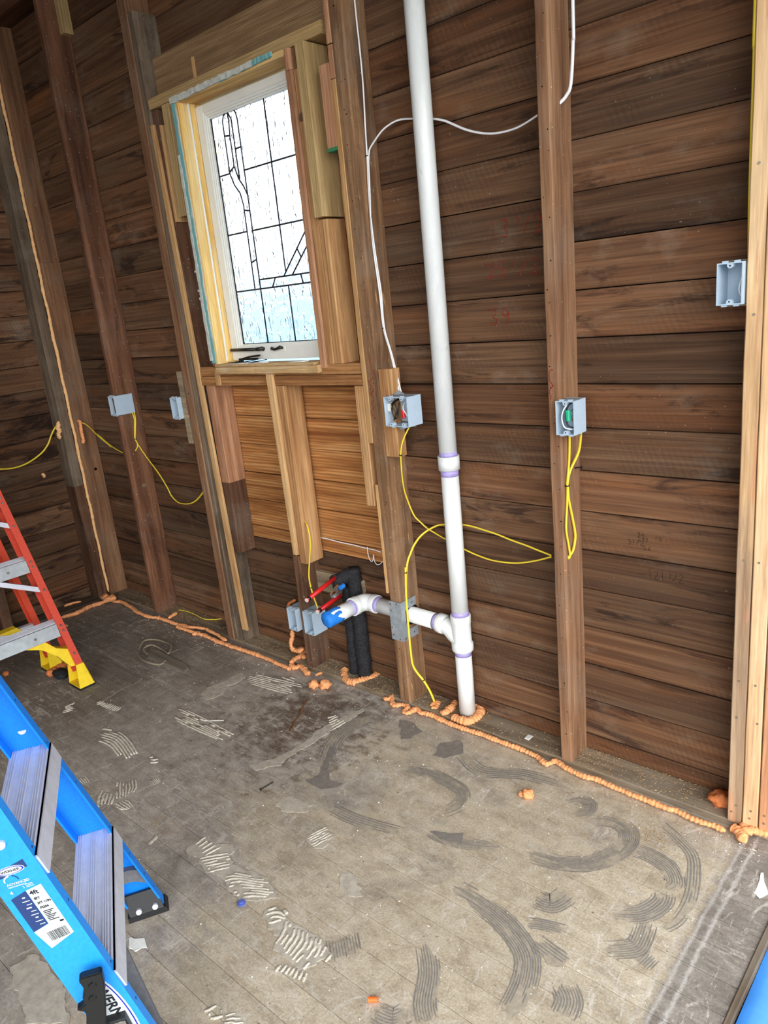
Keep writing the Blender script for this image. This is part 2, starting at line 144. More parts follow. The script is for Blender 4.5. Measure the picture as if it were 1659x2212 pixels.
def wood(name, axis, dark, mid, light, stain=None, stain_amt=0.7, st=(0.52, 0.66), grey=0.0,
         ring=0.0, rs=24, gouge=0.0, vary=0.35, rough=0.85, bump=0.35, saw=0.0, fleck=0.0, warm=None):
    t = NT(name)
    A = t.noise(t.coord(axs(axis, 1.3, 24)), 1, 5, 0.62, 0.5)
    B = t.noise(t.coord(axs(axis, 7, 170)), 1, 3, 0.6)
    col = t.ramp(A, [(0.30, dark), (0.5, mid), (0.70, light)])
    if ring:
        wv = t.n('ShaderNodeTexWave', wave_type='BANDS', bands_direction={'x': 'Z', 'y': 'X', 'z': 'X'}[axis])
        wv.inputs['Scale'].default_value = 1.0
        wv.inputs['Distortion'].default_value = 7.0
        wv.inputs['Detail'].default_value = 2.0
        wv.inputs['Detail Scale'].default_value = 0.9
        t.l(t.coord(axs(axis, 1.4, rs)), wv.inputs['Vector'])
        f = t.range(wv.outputs['Fac'], 0.25, 0.95, 0.0, ring)
        col = t.mix(f, col, dark)
    if warm:
        W = t.noise(t.coord(axs(axis, 1.6, 6)), 1, 3, 0.6)
        col = t.mix(t.range(W, 0.52, 0.66, 0, 0.75), col, warm)
    fine = t.range(B, 0.3, 0.7, 0.72, 1.12)
    col = t.mix(1.0, col, fine, 'MULTIPLY')
    if stain:
        Sn = t.noise(t.coord(axs(axis, 2.0, 9)), 1, 5, 0.68, 0.4)
        col = t.mix(t.range(Sn, st[0], st[1], 0, stain_amt), col, stain)
    if grey:
        G = t.noise(t.coord((3.1, 3.1, 5.0)), 1, 4, 0.6)
        col = t.mix(t.range(G, 0.48, 0.68, 0, grey), col, C(150, 140, 126))
    if fleck:
        F = t.noise(t.coord((130, 130, 130)), 1, 1, 0.5)
        col = t.mix(t.range(F, 0.74, 0.78, 0, fleck), col, C(205, 190, 168))
    if gouge:
        Q = t.noise(t.coord(axs(axis, 9, 70)), 1, 3, 0.6, 0.6)
        col = t.mix(t.range(Q, 0.66, 0.72, 0, gouge), col, C(206, 160, 110))
        Q2 = t.noise(t.coord((18, 18, 18)), 1, 4, 0.7, 1.0)
        col = t.mix(t.range(Q2, 0.56, 0.7, 0, 0.45), col, dark)
    oi = t.n('ShaderNodeObjectInfo')
    v = t.range(oi.outputs['Random'], 0, 1, 1 - vary, 1 + vary*0.5)
    col = t.mix(1.0, col, v, 'MULTIPLY')
    h = B
    if saw:
        sv = t.n('ShaderNodeTexWave', wave_type='BANDS', bands_direction='DIAGONAL')
        sv.inputs['Scale'].default_value = 22.0
        sv.inputs['Distortion'].default_value = 1.5
        t.l(t.coord((1, 0.2, 0.45)), sv.inputs['Vector'])
        msk = t.range(t.noise(t.coord((2.2, 2.2, 4)), 1, 2), 0.5, 0.62, 0, saw)
        ln = t.range(sv.outputs['Fac'], 0.75, 1.0, 0, 1)
        col = t.mix(t.math('MULTIPLY', ln, msk), col, dark)
    t.bump(h, bump, 0.0015)
    return t.out(col, rough, 0.22)

def board_mat(name, axis, stain_amt=0.75, edge=0.6, st0=0.57):
    t = NT(name)
    A = t.noise(t.coord(axs(axis, 1.1, 46)), 1, 5, 0.6, 0.9)
    H = t.noise(t.coord(axs(axis, 4, 330)), 1, 2, 0.6)
    L = t.noise(t.coord(axs(axis, 1.2, 7)), 1, 4, 0.62, 0.3)
    S1 = t.noise(t.coord(axs(axis, 2.2, 13)), 1, 5, 0.7, 0.8)
    col = t.ramp(A, [(0.28, C(78, 54, 40)), (0.5, C(106, 76, 54)), (0.72, C(132, 99, 73))])
    col = t.mix(t.range(L, 0.52, 0.66, 0, 0.55), col, C(128, 84, 52))
    col = t.mix(t.range(L, 0.46, 0.30, 0, 0.55), col, C(112, 92, 74))
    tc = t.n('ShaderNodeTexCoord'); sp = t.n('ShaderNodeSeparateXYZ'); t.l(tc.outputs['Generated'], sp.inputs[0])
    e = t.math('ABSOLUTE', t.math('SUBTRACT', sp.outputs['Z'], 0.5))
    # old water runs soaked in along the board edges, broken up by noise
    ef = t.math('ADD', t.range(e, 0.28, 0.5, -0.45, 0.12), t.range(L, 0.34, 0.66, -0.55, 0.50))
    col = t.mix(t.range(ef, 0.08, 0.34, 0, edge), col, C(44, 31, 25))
    col = t.mix(t.range(S1, st0, st0+0.09, 0, stain_amt), col, C(46, 31, 25))
    G = t.noise(t.coord((5, 5, 9)), 1, 5, 0.65)
    col = t.mix(t.range(G, 0.56, 0.74, 0, 0.40), col, C(146, 130, 112))
    col = t.mix(1.0, col, t.range(H, 0.3, 0.7, 0.76, 1.14), 'MULTIPLY')
    wv = t.n('ShaderNodeTexWave', wave_type='BANDS', bands_direction='DIAGONAL')
    wv.inputs['Scale'].default_value = 34.0; wv.inputs['Distortion'].default_value = 2.5; wv.inputs['Detail'].default_value = 1
    t.l(t.coord((1, 1, 0.4)), wv.inputs['Vector'])
    km = t.range(t.noise(t.coord((2.4, 2.4, 5)), 1, 2), 0.48, 0.6, 0, 0.20)
    col = t.mix(t.math('MULTIPLY', km, wv.outputs['Fac']), col, C(52, 38, 30))
    F = t.noise(t.coord((150, 150, 150)), 1, 1, 0.5)
    col = t.mix(t.range(F, 0.765, 0.80, 0, 0.55), col, C(196, 178, 154))
    oi = t.n('ShaderNodeObjectInfo')
    col = t.mix(1.0, col, t.range(oi.outputs['Random'], 0, 1, 0.58, 1.12), 'MULTIPLY')
    hu = t.math('FRACT', t.math('MULTIPLY', oi.outputs['Random'], 7.31))
    col = t.mix(t.range(hu, 0.55, 1.0, 0, 0.5), col, t.mix(1.0, col, (1.22, 0.98, 0.80, 1), 'MULTIPLY'))
    col = t.mix(t.range(hu, 0.45, 0.0, 0, 0.6), col, t.mix(1.0, col, (0.92, 1.0, 1.06, 1), 'MULTIPLY'))
    t.bump(t.math('ADD', H, t.math('MULTIPLY', A, 1.5)), 0.45, 0.0014)
    return t.out(col, 0.85, 0.2)

def plain(name, col, rough=0.5, spec=0.4, metal=0.0, var=0.12, nscale=40, bump=0.0):
    t = NT(name)
    N = t.noise(t.coord((nscale,)*3), 1, 4, 0.65)
    f = t.range(N, 0.3, 0.7, 1-var, 1+var)
    c = t.mix(1.0, col, f, 'MULTIPLY')
    if bump: t.bump(N, bump, 0.002)
    return t.out(c, rough, spec, metal)

MT = {}
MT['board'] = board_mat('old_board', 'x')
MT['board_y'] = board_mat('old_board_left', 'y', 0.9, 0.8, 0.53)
MT['stud'] = wood('old_stud', 'z', C(92, 64, 46), C(131, 94, 68), C(160, 122, 90), stain=C(60, 42, 32), stain_amt=0.6, st=(0.57, 0.7), grey=0.15, vary=0.15, fleck=0.7)
MT['stud_rough'] = wood('rough_stud', 'z', C(96, 70, 48), C(140, 104, 74), C(166, 130, 96), stain=C(66, 46, 34), stain_amt=0.6, st=(0.56, 0.68), grey=0.25, vary=0.05, fleck=0.7, gouge=0.75, bump=0.6)
MT['stud_dark'] = wood('dark_stud', 'z', C(62, 42, 32), C(100, 69, 50), C(128, 94, 70), stain=C(40, 28, 22), stain_amt=0.7, st=(0.54, 0.68), grey=0.2, vary=0.12, fleck=0.8)
MT['stud_red'] = wood('reddish_stud', 'z', C(76, 48, 34), C(112, 74, 53), C(140, 98, 72), stain=C(58, 36, 27), stain_amt=0.5, grey=0.12, vary=0.1, fleck=0.8)
MT['stud_grey'] = wood('greyed_stud', 'z', C(82, 68, 55), C(116, 98, 81), C(144, 125, 104), stain=C(60, 48, 40), stain_amt=0.6, grey=0.35, vary=0.12, fleck=0.5)
MT['pine'] = wood('window_bay_board', 'x', C(126, 76, 40), C(186, 128, 74), C(212, 160, 104), stain=C(110, 62, 34), stain_amt=0.6, st=(0.58, 0.72), ring=0.55, vary=0.16)
MT['header'] = wood('header_board', 'x', C(112, 84, 58), C(156, 124, 90), C(178, 146, 110), ring=0.6, rs=52, vary=0.05)
MT['sillw'] = wood('rough_sill_wood', 'x', C(130, 86, 50), C(184, 132, 82), C(208, 160, 108), stain=C(105, 64, 38), stain_amt=0.5, ring=0.5, vary=0.1)
MT['lumber'] = wood('pine_stud_wood', 'z', C(150, 104, 66), C(192, 146, 98), C(214, 172, 124), stain=C(140, 94, 58), stain_amt=0.45, ring=0.5, vary=0.08)
MT['redpine'] = wood('reddish_pine', 'z', C(148, 102, 74), C(188, 138, 104), C(208, 160, 126), stain=C(110, 68, 48), stain_amt=0.45, ring=0.25, vary=0.1)
MT['lath'] = wood('light_lath', 'z', C(168, 122, 78), C(208, 164, 112), C(224, 186, 136), stain=C(140, 98, 60), stain_amt=0.35, ring=0.3, vary=0.15)
MT['treated'] = wood('greenish_lumber', 'z', C(150, 122, 78), C(192, 162, 114), C(208, 180, 134), ring=0.4, rs=40, vary=0.03)
MT['treated_x'] = wood('greenish_lumber_flat', 'x', C(144, 114, 72), C(184, 152, 104), C(200, 170, 122), ring=0.25, vary=0.05)
MT['newlum'] = wood('new_stud_wood', 'z', C(196, 150, 106), C(226, 186, 140), C(240, 208, 166), stain=C(176, 124, 84), stain_amt=0.3, ring=0.22, vary=0.06)
MT['newlum_red'] = wood('new_reddish_stud', 'z', C(186, 124, 84), C(212, 152, 110), C(226, 172, 130), ring=0.2, vary=0.05)
MT['weather'] = None
MT['jambw'] = wood('jamb_pine', 'z', C(206, 152, 74), C(240, 198, 116), C(250, 220, 156), stain=C(228, 206, 160), stain_amt=0.5, ring=0.15, vary=0.03)
MT['jamb_or'] = wood('orange_stop', 'z', C(188, 128, 72), C(220, 164, 104), C(236, 190, 136), vary=0.03)
MT['jamb_x'] = wood('jamb_head_pine', 'x', C(190, 140, 78), C(226, 186, 122), C(240, 212, 160), ring=0.15, vary=0.03)
MT['sillp'] = wood('window_stool_wood', 'x', C(150, 116, 74), C(196, 160, 112), C(214, 184, 140), stain=C(225, 220, 208), stain_amt=0.6, vary=0.05)
MT['plate'] = wood('sole_plate_wood', 'x', C(104, 88, 72), C(138, 120, 98), C(164, 146, 122), stain=C(66, 52, 42), stain_amt=0.6, grey=0.6, vary=0.05)
MT['plate_y'] = wood('sole_plate_left', 'y', C(60, 50, 42), C(92, 78, 64), C(118, 102, 84), stain=C(50, 40, 34), stain_amt=0.6, grey=0.5, vary=0.05)
MT['roof'] = wood('ceiling_board', 'y', C(52, 34, 26), C(82, 54, 40), C(104, 74, 54), stain=C(34, 24, 20), vary=0.3)
MT['roofx'] = wood('top_plate_wood', 'x', C(60, 38, 28), C(92, 58, 42), C(112, 78, 56), stain=C(40, 28, 22), vary=0.1)
MT['olds'] = wood('scrap_wood', 'x', C(120, 104, 84), C(160, 142, 116), C(182, 164, 138), stain=C(96, 80, 62), stain_amt=0.5, vary=0.05)
MT['backing'] = plain('dark_sheathing', C(26, 19, 15), 0.95, 0.05)

# weathered post: grey and orange patches on pale wood
t = NT('weathered_post_wood')
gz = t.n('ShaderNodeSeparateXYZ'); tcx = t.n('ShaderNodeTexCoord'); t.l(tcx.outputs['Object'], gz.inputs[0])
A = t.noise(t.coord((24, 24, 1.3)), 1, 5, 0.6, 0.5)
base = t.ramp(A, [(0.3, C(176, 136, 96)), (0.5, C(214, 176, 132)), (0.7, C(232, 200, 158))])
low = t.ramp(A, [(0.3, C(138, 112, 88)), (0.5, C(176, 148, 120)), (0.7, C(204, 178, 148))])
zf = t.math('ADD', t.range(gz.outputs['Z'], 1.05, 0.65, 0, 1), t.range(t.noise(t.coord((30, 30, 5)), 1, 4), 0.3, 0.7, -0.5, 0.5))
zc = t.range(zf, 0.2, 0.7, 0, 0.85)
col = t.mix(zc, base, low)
O = t.noise(t.coord((40, 40, 3.2)), 1, 4, 0.6)
col = t.mix(t.range(O, 0.55, 0.6, 0, 0.6), col, C(204, 142, 104))
B = t.noise(t.coord((170, 170, 7)), 1, 3, 0.6)
col = t.mix(1.0, col, t.range(B, 0.3, 0.7, 0.8, 1.1), 'MULTIPLY')
t.bump(B, 0.3, 0.0015)
MT['weather'] = t.out(col, 0.85, 0.2)

# floor: worn painted strip floor with adhesive film, dirt and scratches
def floor_mat(name, ridge=False):
    t = NT(name)
    tc = t.n('ShaderNodeTexCoord'); P = tc.outputs['Object']
    sx = t.n('ShaderNodeSeparateXYZ'); t.l(P, sx.inputs[0])
    n1 = t.noise(t.coord((2.2, 3.0, 1), False), 1, 6, 0.66, 0.6)
    n2 = t.noise(t.coord((14, 20, 1), False), 1, 5, 0.7, 0.3)
    n3 = t.noise(t.coord((160, 160, 1), False), 1, 3, 0.7)
    n4 = t.noise(t.coord((3.5, 60, 1), False), 1, 4, 0.6, 0.8)
    grey = t.ramp(n2, [(0.3, C(132, 124, 115)), (0.5, C(158, 149, 139)), (0.72, C(184, 176, 166))])
    tan = t.ramp(n2, [(0.3, C(156, 141, 120)), (0.5, C(180, 166, 144)), (0.72, C(196, 184, 164))])
    xt = t.math('ADD', t.range(sx.outputs['X'], -2.0, -1.1, 0, 1), t.range(n1, 0.3, 0.7, -0.7, 0.7))
    col = t.mix(t.range(xt, 0.25, 0.75, 0, 1), grey, tan)
    # bare greyer strip floor right of the adhesive edge
    xr = t.math('ADD', t.range(sx.outputs['X'], -0.53, -0.47, 0, 1), t.range(n2, 0.3, 0.7, -0.3, 0.3))
    bare = t.ramp(t.noise(t.coord((12, 22, 1), False), 1, 5, 0.66, 0.8), [(0.3, C(98, 90, 84)), (0.5, C(120, 112, 105)), (0.72, C(146, 138, 132))])
    col = t.mix(t.range(xr, 0.3, 0.7, 0, 0.9), col, bare)
    for xe, am in ((-0.489, 0.6), (-0.463, 0.7), (-0.517, 0.35)):   # pale paint lines along the edge of the bare strip
        ed = t.math('ABSOLUTE', t.math('ADD', t.math('SUBTRACT', sx.outputs['X'], xe), t.range(n2, 0.3, 0.7, -0.004, 0.004)))
        col = t.mix(t.range(ed, 0.001, 0.007, am, 0), col, C(186, 180, 174))
    # far-left boards: darker tone, streaked along their length
    xl = t.math('ADD', t.range(sx.outputs['X'], -2.3, -3.1, 0, 1), t.range(n1, 0.3, 0.7, -0.4, 0.4))
    col = t.mix(t.range(xl, 0.2, 0.8, 0, 0.75), col, t.ramp(n4, [(0.3, C(84, 76, 69)), (0.7, C(126, 116, 107))]))
    # brown damp stain by the black pipes
    vd = t.n('ShaderNodeVectorMath', operation='DISTANCE'); t.l(P, vd.inputs[0]); vd.inputs[1].default_value = (-1.98, -0.40, 0)
    sd = t.math('ADD', vd.outputs['Value'], t.range(n2, 0.3, 0.7, -0.25, 0.25))
    col = t.mix(t.range(sd, 0.06, 0.32, 0.8, 0), col, C(92, 72, 56))
    # streaky wear along the boards, scratches, speckles
    col = t.mix(t.range(n4, 0.58, 0.72, 0, 0.3), col, C(196, 188, 176))
    col = t.mix(t.range(n1, 0.58, 0.72, 0, 0.45), col, C(126, 117, 109))
    sc = t.noise(t.coord((26, 8, 1), False), 1, 7, 0.78, 1.6)
    col = t.mix(t.range(sc, 0.565, 0.63, 0, 0.6), col, C(208, 200, 188))
    sc2 = t.noise(t.coord((9, 30, 1), False), 1, 7, 0.8, 2.2)
    scm = t.range(t.noise(t.coord((2.0, 2.6, 1), False), 1, 3, 0.6), 0.46, 0.58, 0, 0.7)
    col = t.mix(t.math('MULTIPLY', t.range(sc2, 0.53, 0.60, 0, 1), scm), col, C(196, 188, 176))
    sp = t.noise(t.coord((70, 70, 1), False), 1, 2, 0.6)
    col = t.mix(t.range(sp, 0.70, 0.74, 0, 0.7), col, C(80, 68, 58))
    n5 = t.noise(t.coord((420, 420, 1), False), 1, 2, 0.7)
    col = t.mix(1.0, col, t.range(n3, 0.3, 0.7, 0.76, 1.18), 'MULTIPLY')
    col = t.mix(1.0, col, t.range(n5, 0.3, 0.7, 0.85, 1.12), 'MULTIPLY')
    oi = t.n('ShaderNodeObjectInfo')
    col = t.mix(1.0, col, t.range(oi.outputs['Random'], 0, 1, 0.93, 1.05), 'MULTIPLY')
    t.bump(t.math('ADD', n3, t.math('MULTIPLY', n2, 2.0)), 0.35, 0.002)
    return t.out(col, 0.62, 0.35)
MT['floor'] = floor_mat('worn_floor_boards')
MT['mortar'] = plain('dried_mortar', C(198, 190, 175), 0.9, 0.2, var=0.2, nscale=60, bump=0.5)
MT['mortar_thin'] = plain('thin_mortar', C(176, 167, 153), 0.9, 0.2, var=0.22, nscale=45, bump=0.5)
MT['scrape'] = plain('scraped_floor', C(126, 121, 116), 0.6, 0.3, var=0.25, nscale=70)
MT['scrape3'] = plain('half_scraped_floor', C(160, 149, 132), 0.6, 0.3, var=0.22, nscale=80)
MT['scrape2'] = plain('bare_scraped_patch', C(126, 119, 112), 0.6, 0.3, var=0.2, nscale=50)
MT['dust'] = plain('sawdust', C(160, 134, 100), 0.95, 0.1, var=0.4, nscale=200)
MT['whitedust'] = plain('plaster_dust', C(226, 218, 204), 0.95, 0.1, var=0.3, nscale=200)
MT['foam'] = plain('orange_spray_foam', C(238, 164, 110), 0.8, 0.3, var=0.26, nscale=90, bump=0.7)
MT['foam_pale'] = plain('pale_cut_foam', C(246, 192, 136), 0.9, 0.2, var=0.15, nscale=90, bump=0.4)
MT['foam_rust'] = plain('dark_red_foam', C(150, 62, 50), 0.85, 0.2, var=0.25, nscale=70, bump=0.5)
MT['foam_old'] = plain('weathered_foam', C(206, 122, 72), 0.85, 0.2, var=0.25, nscale=70, bump=0.5)

# PVC with faint scuffs
t = NT('white_pvc')
N = t.noise(t.coord((30, 30, 9)), 1, 5, 0.7, 0.8)
col = t.ramp(N, [(0.3, C(218, 221, 220)), (0.64, C(230, 232, 231)), (0.72, C(188, 188, 186))])
MT['pvc'] = t.out(col, 0.32, 0.5)
MT['primer'] = plain('purple_primer', C(170, 158, 214), 0.4, 0.4, var=0.18, nscale=50)
MT['bluetape'] = plain('blue_masking_tape', C(34, 122, 214), 0.6, 0.3, var=0.2, nscale=60, bump=0.6)
MT['rubberfoam'] = plain('black_pipe_insulation', C(40, 40, 43), 0.85, 0.25, var=0.6, nscale=130, bump=1.0)
MT['pex'] = plain('red_pex', C(206, 30, 34), 0.35, 0.5, var=0.06)
MT['pexend'] = plain('pale_plug', C(220, 214, 206), 0.5, 0.4)
MT['chrome'] = plain('chrome', C(200, 198, 194), 0.18, 0.6, 1.0, var=0.05)
MT['galv'] = plain('galvanised_steel', C(164, 172, 178), 0.42, 0.5, 0.35, var=0.22, nscale=45)
MT['alum'] = plain('mill_aluminium', C(214, 216, 228), 0.38, 0.6, 0.25, var=0.10, nscale=30)
MT['alum2'] = plain('dull_aluminium', C(176, 182, 186), 0.45, 0.5, 0.35, var=0.16, nscale=30)
MT['steel'] = plain('zinc_screw', C(176, 172, 160), 0.35, 0.5, 0.9)
MT['box'] = plain('grey_box_plastic', C(178, 196, 212), 0.45, 0.4, var=0.04)
MT['hole'] = plain('dark_hole', C(18, 14, 12), 0.9, 0.1)
MT['yellow'] = plain('yellow_cable_jacket', C(236, 208, 62), 0.42, 0.45, var=0.05)
MT['white'] = plain('white_cable_jacket', C(236, 236, 238), 0.42, 0.45, var=0.03)
MT['wblack'] = plain('black_wire', C(26, 26, 28), 0.4, 0.4)
MT['wred'] = plain('red_wire_nut', C(190, 28, 36), 0.45, 0.4)
MT['wgreen'] = plain('green_wire_nut', C(18, 160, 118), 0.45, 0.4)
MT['copper'] = plain('bare_copper', C(196, 130, 84), 0.35, 0.5, 0.9)
MT['sashp'] = plain('white_sash_paint', C(232, 233, 228), 0.45, 0.4, var=0.05, nscale=14)
MT['teal'] = plain('teal_painted_plaster', C(118, 172, 174), 0.8, 0.2, var=0.12, nscale=25, bump=0.3)
MT['plaster'] = plain('broken_plaster_edge', C(194, 196, 188), 0.95, 0.15, var=0.2, nscale=60, bump=0.6)
MT['brick'] = plain('reddish_jamb_edge', C(156, 104, 82), 0.9, 0.2, var=0.3, nscale=80, bump=0.4)
MT['lead'] = plain('lead_came', C(42, 48, 60), 0.5, 0.5, 0.5, var=0.1)
MT['iron'] = plain('dark_hardware', C(52, 50, 48), 0.4, 0.5, 0.6)
MT['bluefg'] = plain('blue_fibreglass', C(30, 142, 232), 0.42, 0.4, var=0.10, nscale=120)
MT['bluefgin'] = plain('blue_fibreglass_inner', C(16, 128, 228), 0.5, 0.35, var=0.16, nscale=220)
MT['redfg'] = plain('red_fibreglass', C(206, 74, 54), 0.5, 0.35, var=0.14, nscale=130)
MT['redfgin'] = plain('orange_red_fibreglass', C(204, 70, 42), 0.5, 0.35, var=0.12, nscale=90)
MT['yellowp'] = plain('yellow_ladder_plastic', C(240, 206, 36), 0.45, 0.4, var=0.1, nscale=35)
MT['blackp'] = plain('black_ladder_plastic', C(28, 28, 30), 0.45, 0.4, var=0.2, nscale=60)
MT['greyp'] = plain('grey_ladder_boot', C(98, 98, 102), 0.55, 0.35, var=0.2, nscale=90)
MT['handle'] = plain('black_grip', C(22, 23, 25), 0.38, 0.45, var=0.06)
MT['lblw'] = plain('label_white', C(206, 210, 208), 0.5, 0.3, var=0.02)
MT['lbln'] = plain('label_navy', C(34, 56, 104), 0.5, 0.3, var=0.04)
MT['lblk'] = plain('label_ink', C(30, 34, 44), 0.5, 0.3, var=0.0)
MT['lblb'] = plain('label_blue_line', C(24, 40, 170), 0.5, 0.3, var=0.0)
MT['tarp'] = plain('blue_sheet', C(64, 140, 224), 0.38, 0.4, var=0.18, nscale=9, bump=0.5)
MT['crayon'] = plain('red_crayon', C(138, 36, 28), 0.8, 0.2, var=0.3, nscale=200)
MT['pencil'] = plain('pencil_graphite', C(44, 32, 28), 0.7, 0.3, var=0.1)
MT['paper'] = plain('torn_paper', C(226, 226, 218), 0.85, 0.2, var=0.06, nscale=40)
MT['orange'] = plain('orange_plug', C(242, 106, 42), 0.5, 0.4)
MT['bluecap'] = plain('blue_cap', C(88, 104, 178), 0.45, 0.4)
MT['cordm'] = plain('grey_cord', C(132, 120, 102), 0.85, 0.2, var=0.15)
MT['stickm'] = wood('grey_stick', 'x', C(96, 88, 78), C(124, 115, 103), C(146, 137, 124), vary=0.03)
MT['twig'] = plain('brown_twig', C(116, 78, 52), 0.85, 0.2, var=0.2)
MT['ground'] = plain('outside_gravel', C(150, 148, 140), 0.95, 0.1, var=0.2, nscale=6)
MT['fence'] = plain('pale_blue_siding', C(168, 206, 238), 0.8, 0.2, var=0.05, nscale=4)
MT['green'] = plain('green_end_paint', C(58, 122, 84), 0.7, 0.2, var=0.2)

# rippled cathedral glass
t = NT('rippled_window_glass')
n1 = t.noise(t.coord((34, 34, 17)), 1, 2, 0.5, 1.2)
t.bump(n1, 0.8, 0.012)
t.b.inputs['Base Color'].default_value = (0.95, 0.98, 1, 1)
t.b.inputs['Roughness'].default_value = 0.08
t.b.inputs['Transmission Weight'].default_value = 1.0
t.b.inputs['IOR'].default_value = 1.35
MT['glass'] = t.m

# ------------------------------------------------------------------ builders
class MB:
    def __init__(s): s.v = []; s.f = []
    def hexa(s, p):
        b = len(s.v); s.v += [tuple(x) for x in p]
        s.f += [tuple(b+i for i in q) for q in ((0,3,2,1),(4,5,6,7),(0,1,5,4),(1,2,6,5),(2,3,7,6),(3,0,4,7))]
    def box(s, x0, x1, y0, y1, z0, z1):
        s.hexa([(x0,y0,z0),(x1,y0,z0),(x1,y1,z0),(x0,y1,z0),(x0,y0,z1),(x1,y0,z1),(x1,y1,z1),(x0,y1,z1)])
    def loft(s, rings, cap=True, closed=False):
        b = len(s.v); n = len(rings[0])
        for r in rings: s.v += [tuple(p) for p in r]
        m = len(rings)
        for i in range(m if closed else m-1):
            a = b+i*n; c = b+((i+1) % m)*n
            for j in range(n):
                k = (j+1) % n
                s.f.append((a+j, a+k, c+k, c+j))
        if cap and not closed:
            s.f.append(tuple(b+j for j in range(n))[::-1])
            s.f.append(tuple(b+(m-1)*n+j for j in range(n)))
    def cyl(s, a, b, r, seg=12, r2=None):
        a = Vector(a); b = Vector(b); d = (b-a).normalized()
        u = d.orthogonal().normalized(); w = d.cross(u)
        r2 = r if r2 is None else r2
        s.loft([[p + rr*(math.cos(6.28318*i/seg)*u + math.sin(6.28318*i/seg)*w) for i in range(seg)] for p, rr in ((a, r), (b, r2))])
    def tube(s, pts, r, seg=8, flat=1.0, up=None, cap=True):
        pts = [Vector(p) for p in pts]; rings = []
        u = None
        for i, p in enumerate(pts):
            d = (pts[min(i+1, len(pts)-1)] - pts[max(i-1, 0)])
            d = d.normalized() if d.length > 1e-9 else Vector((0, 0, 1))
            if u is None: u = (Vector(up) if up else d.orthogonal())
            u = (u - d*u.dot(d))
            u = u.normalized() if u.length > 1e-6 else d.orthogonal().normalized()
            w = d.cross(u)
            rr = r[i] if isinstance(r, list) else r
            rings.append([p + rr*(math.cos(6.28318*k/seg)*u*flat + math.sin(6.28318*k/seg)*w) for k in range(seg)])
        s.loft(rings, cap)
    def prism(s, poly, f0, f1):
        s.loft([[f0(*p) for p in poly], [f1(*p) for p in poly]])
    def build(s, name, mat, parent=None, smooth=False, fix=True):
        me = bpy.data.meshes.new(name)
        me.from_pydata([tuple(v) for v in s.v], [], s.f)
        if fix:
            bm = bmesh.new(); bm.from_mesh(me)
            bmesh.ops.recalc_face_normals(bm, faces=bm.faces)
            bm.to_mesh(me); bm.free()
        me.materials.append(MT[mat])
        if smooth:
            me.polygons.foreach_set('use_smooth', [True]*len(me.polygons))
        o = bpy.data.objects.new(name, me)
        COL.objects.link(o)
        if parent: put(o, parent)
        return o

def wloc(o):
    return Vector(o.location)     # every parent inverse cancels its parent, so this is the world position
def put(o, parent):
    o.parent = parent
    o.matrix_parent_inverse = Matrix.Translation(-wloc(parent))

def tag(o, label, cat, group=None):
    o['label'] = label; o['category'] = cat
    if group: o['group'] = group
    return o
def thing(name, label, cat, loc, group=None):
    o = bpy.data.objects.new(name, None)
    o.empty_display_size = 0.05
    COL.objects.link(o); o.location = loc
    return tag(o, label, cat, group)
def struct(o):
    o['kind'] = 'structure'; return o

def timber_mb(axis, a0, a1, b, c, ch=0.003, n=1, jit=0.0, b1=None, c1=None, mb=None):
    """squared timber along axis with chamfered arrises; (b),(c) section ranges, b1/c1 at the far end"""
    mb = mb or MB()
    b1 = b1 or b; c1 = c1 or c
    chs = ch if isinstance(ch, (list, tuple)) else (ch,)*4
    rings = []
    for i in range(n+1):
        f = i/n
        j = lambda: RND.uniform(-jit, jit)
        B0 = b[0]+(b1[0]-b[0])*f+j(); B1 = b[1]+(b1[1]-b[1])*f+j()
        C0 = c[0]+(c1[0]-c[0])*f+j(); C1 = c[1]+(c1[1]-c[1])*f
        q = []
        k = chs
        q += [(B0, C0+k[0]), (B0+k[0], C0), (B1-k[1], C0), (B1, C0+k[1]), (B1, C1-k[2]), (B1-k[2], C1), (B0+k[3], C1), (B0, C1-k[3])]
        a = a0+(a1-a0)*f
        if axis == 'z': rings.append([(p, r, a) for p, r in q])
        elif axis == 'x': rings.append([(a, p, r) for p, r in q])
        else: rings.append([(p, a, r) for p, r in q])
    mb.loft(rings)
    return mb
def timber(name, mat, axis, a0, a1, b, c, parent=None, **kw):
    return timber_mb(axis, a0, a1, b, c, **kw).build(name, mat, parent)

def catmull(pts, sub=8):
    P = [Vector(p) for p in pts]; out = []
    for i in range(len(P)-1):
        p0 = P[max(i-1, 0)]; p1 = P[i]; p2 = P[i+1]; p3 = P[min(i+2, len(P)-1)]
        for k in range(sub):
            t = k/sub
            out.append(0.5*((2*p1)+(p2-p0)*t+(2*p0-5*p1+4*p2-p3)*t*t+(3*p1-p0-3*p2+p3)*t*t*t))
    out.append(P[-1]); return out
def resample(pts, ds):
    out = [pts[0].copy()]; acc = 0
    for a, b in zip(pts, pts[1:]):
        L = (b-a).length
        while acc + L >= ds:
            f = (ds-acc)/L; a = a+(b-a)*f; L = (b-a).length; out.append(a.copy()); acc = 0
        acc += L
    return out

def cable(name, key, mat, label, r=0.0045, flat=0.62, group=None, up=None, staples=(), cat='cable'):
    pts = catmull(D[key], 6)
    mb = MB(); mb.tube(pts, r, 10, flat, up)
    o = mb.build(name, mat, None, True)
    tag(o, label, cat, group)
    for i in staples:
        p = pts[int(i*(len(pts)-1))]; q = pts[min(int(i*(len(pts)-1))+1, len(pts)-1)]
        d = (q-p).normalized()
        m = MB(); m.cyl(p-d*0.0016, p+d*0.0016, r*1.25, 10); m.build('cable_tie', 'wblack', o)
    return o

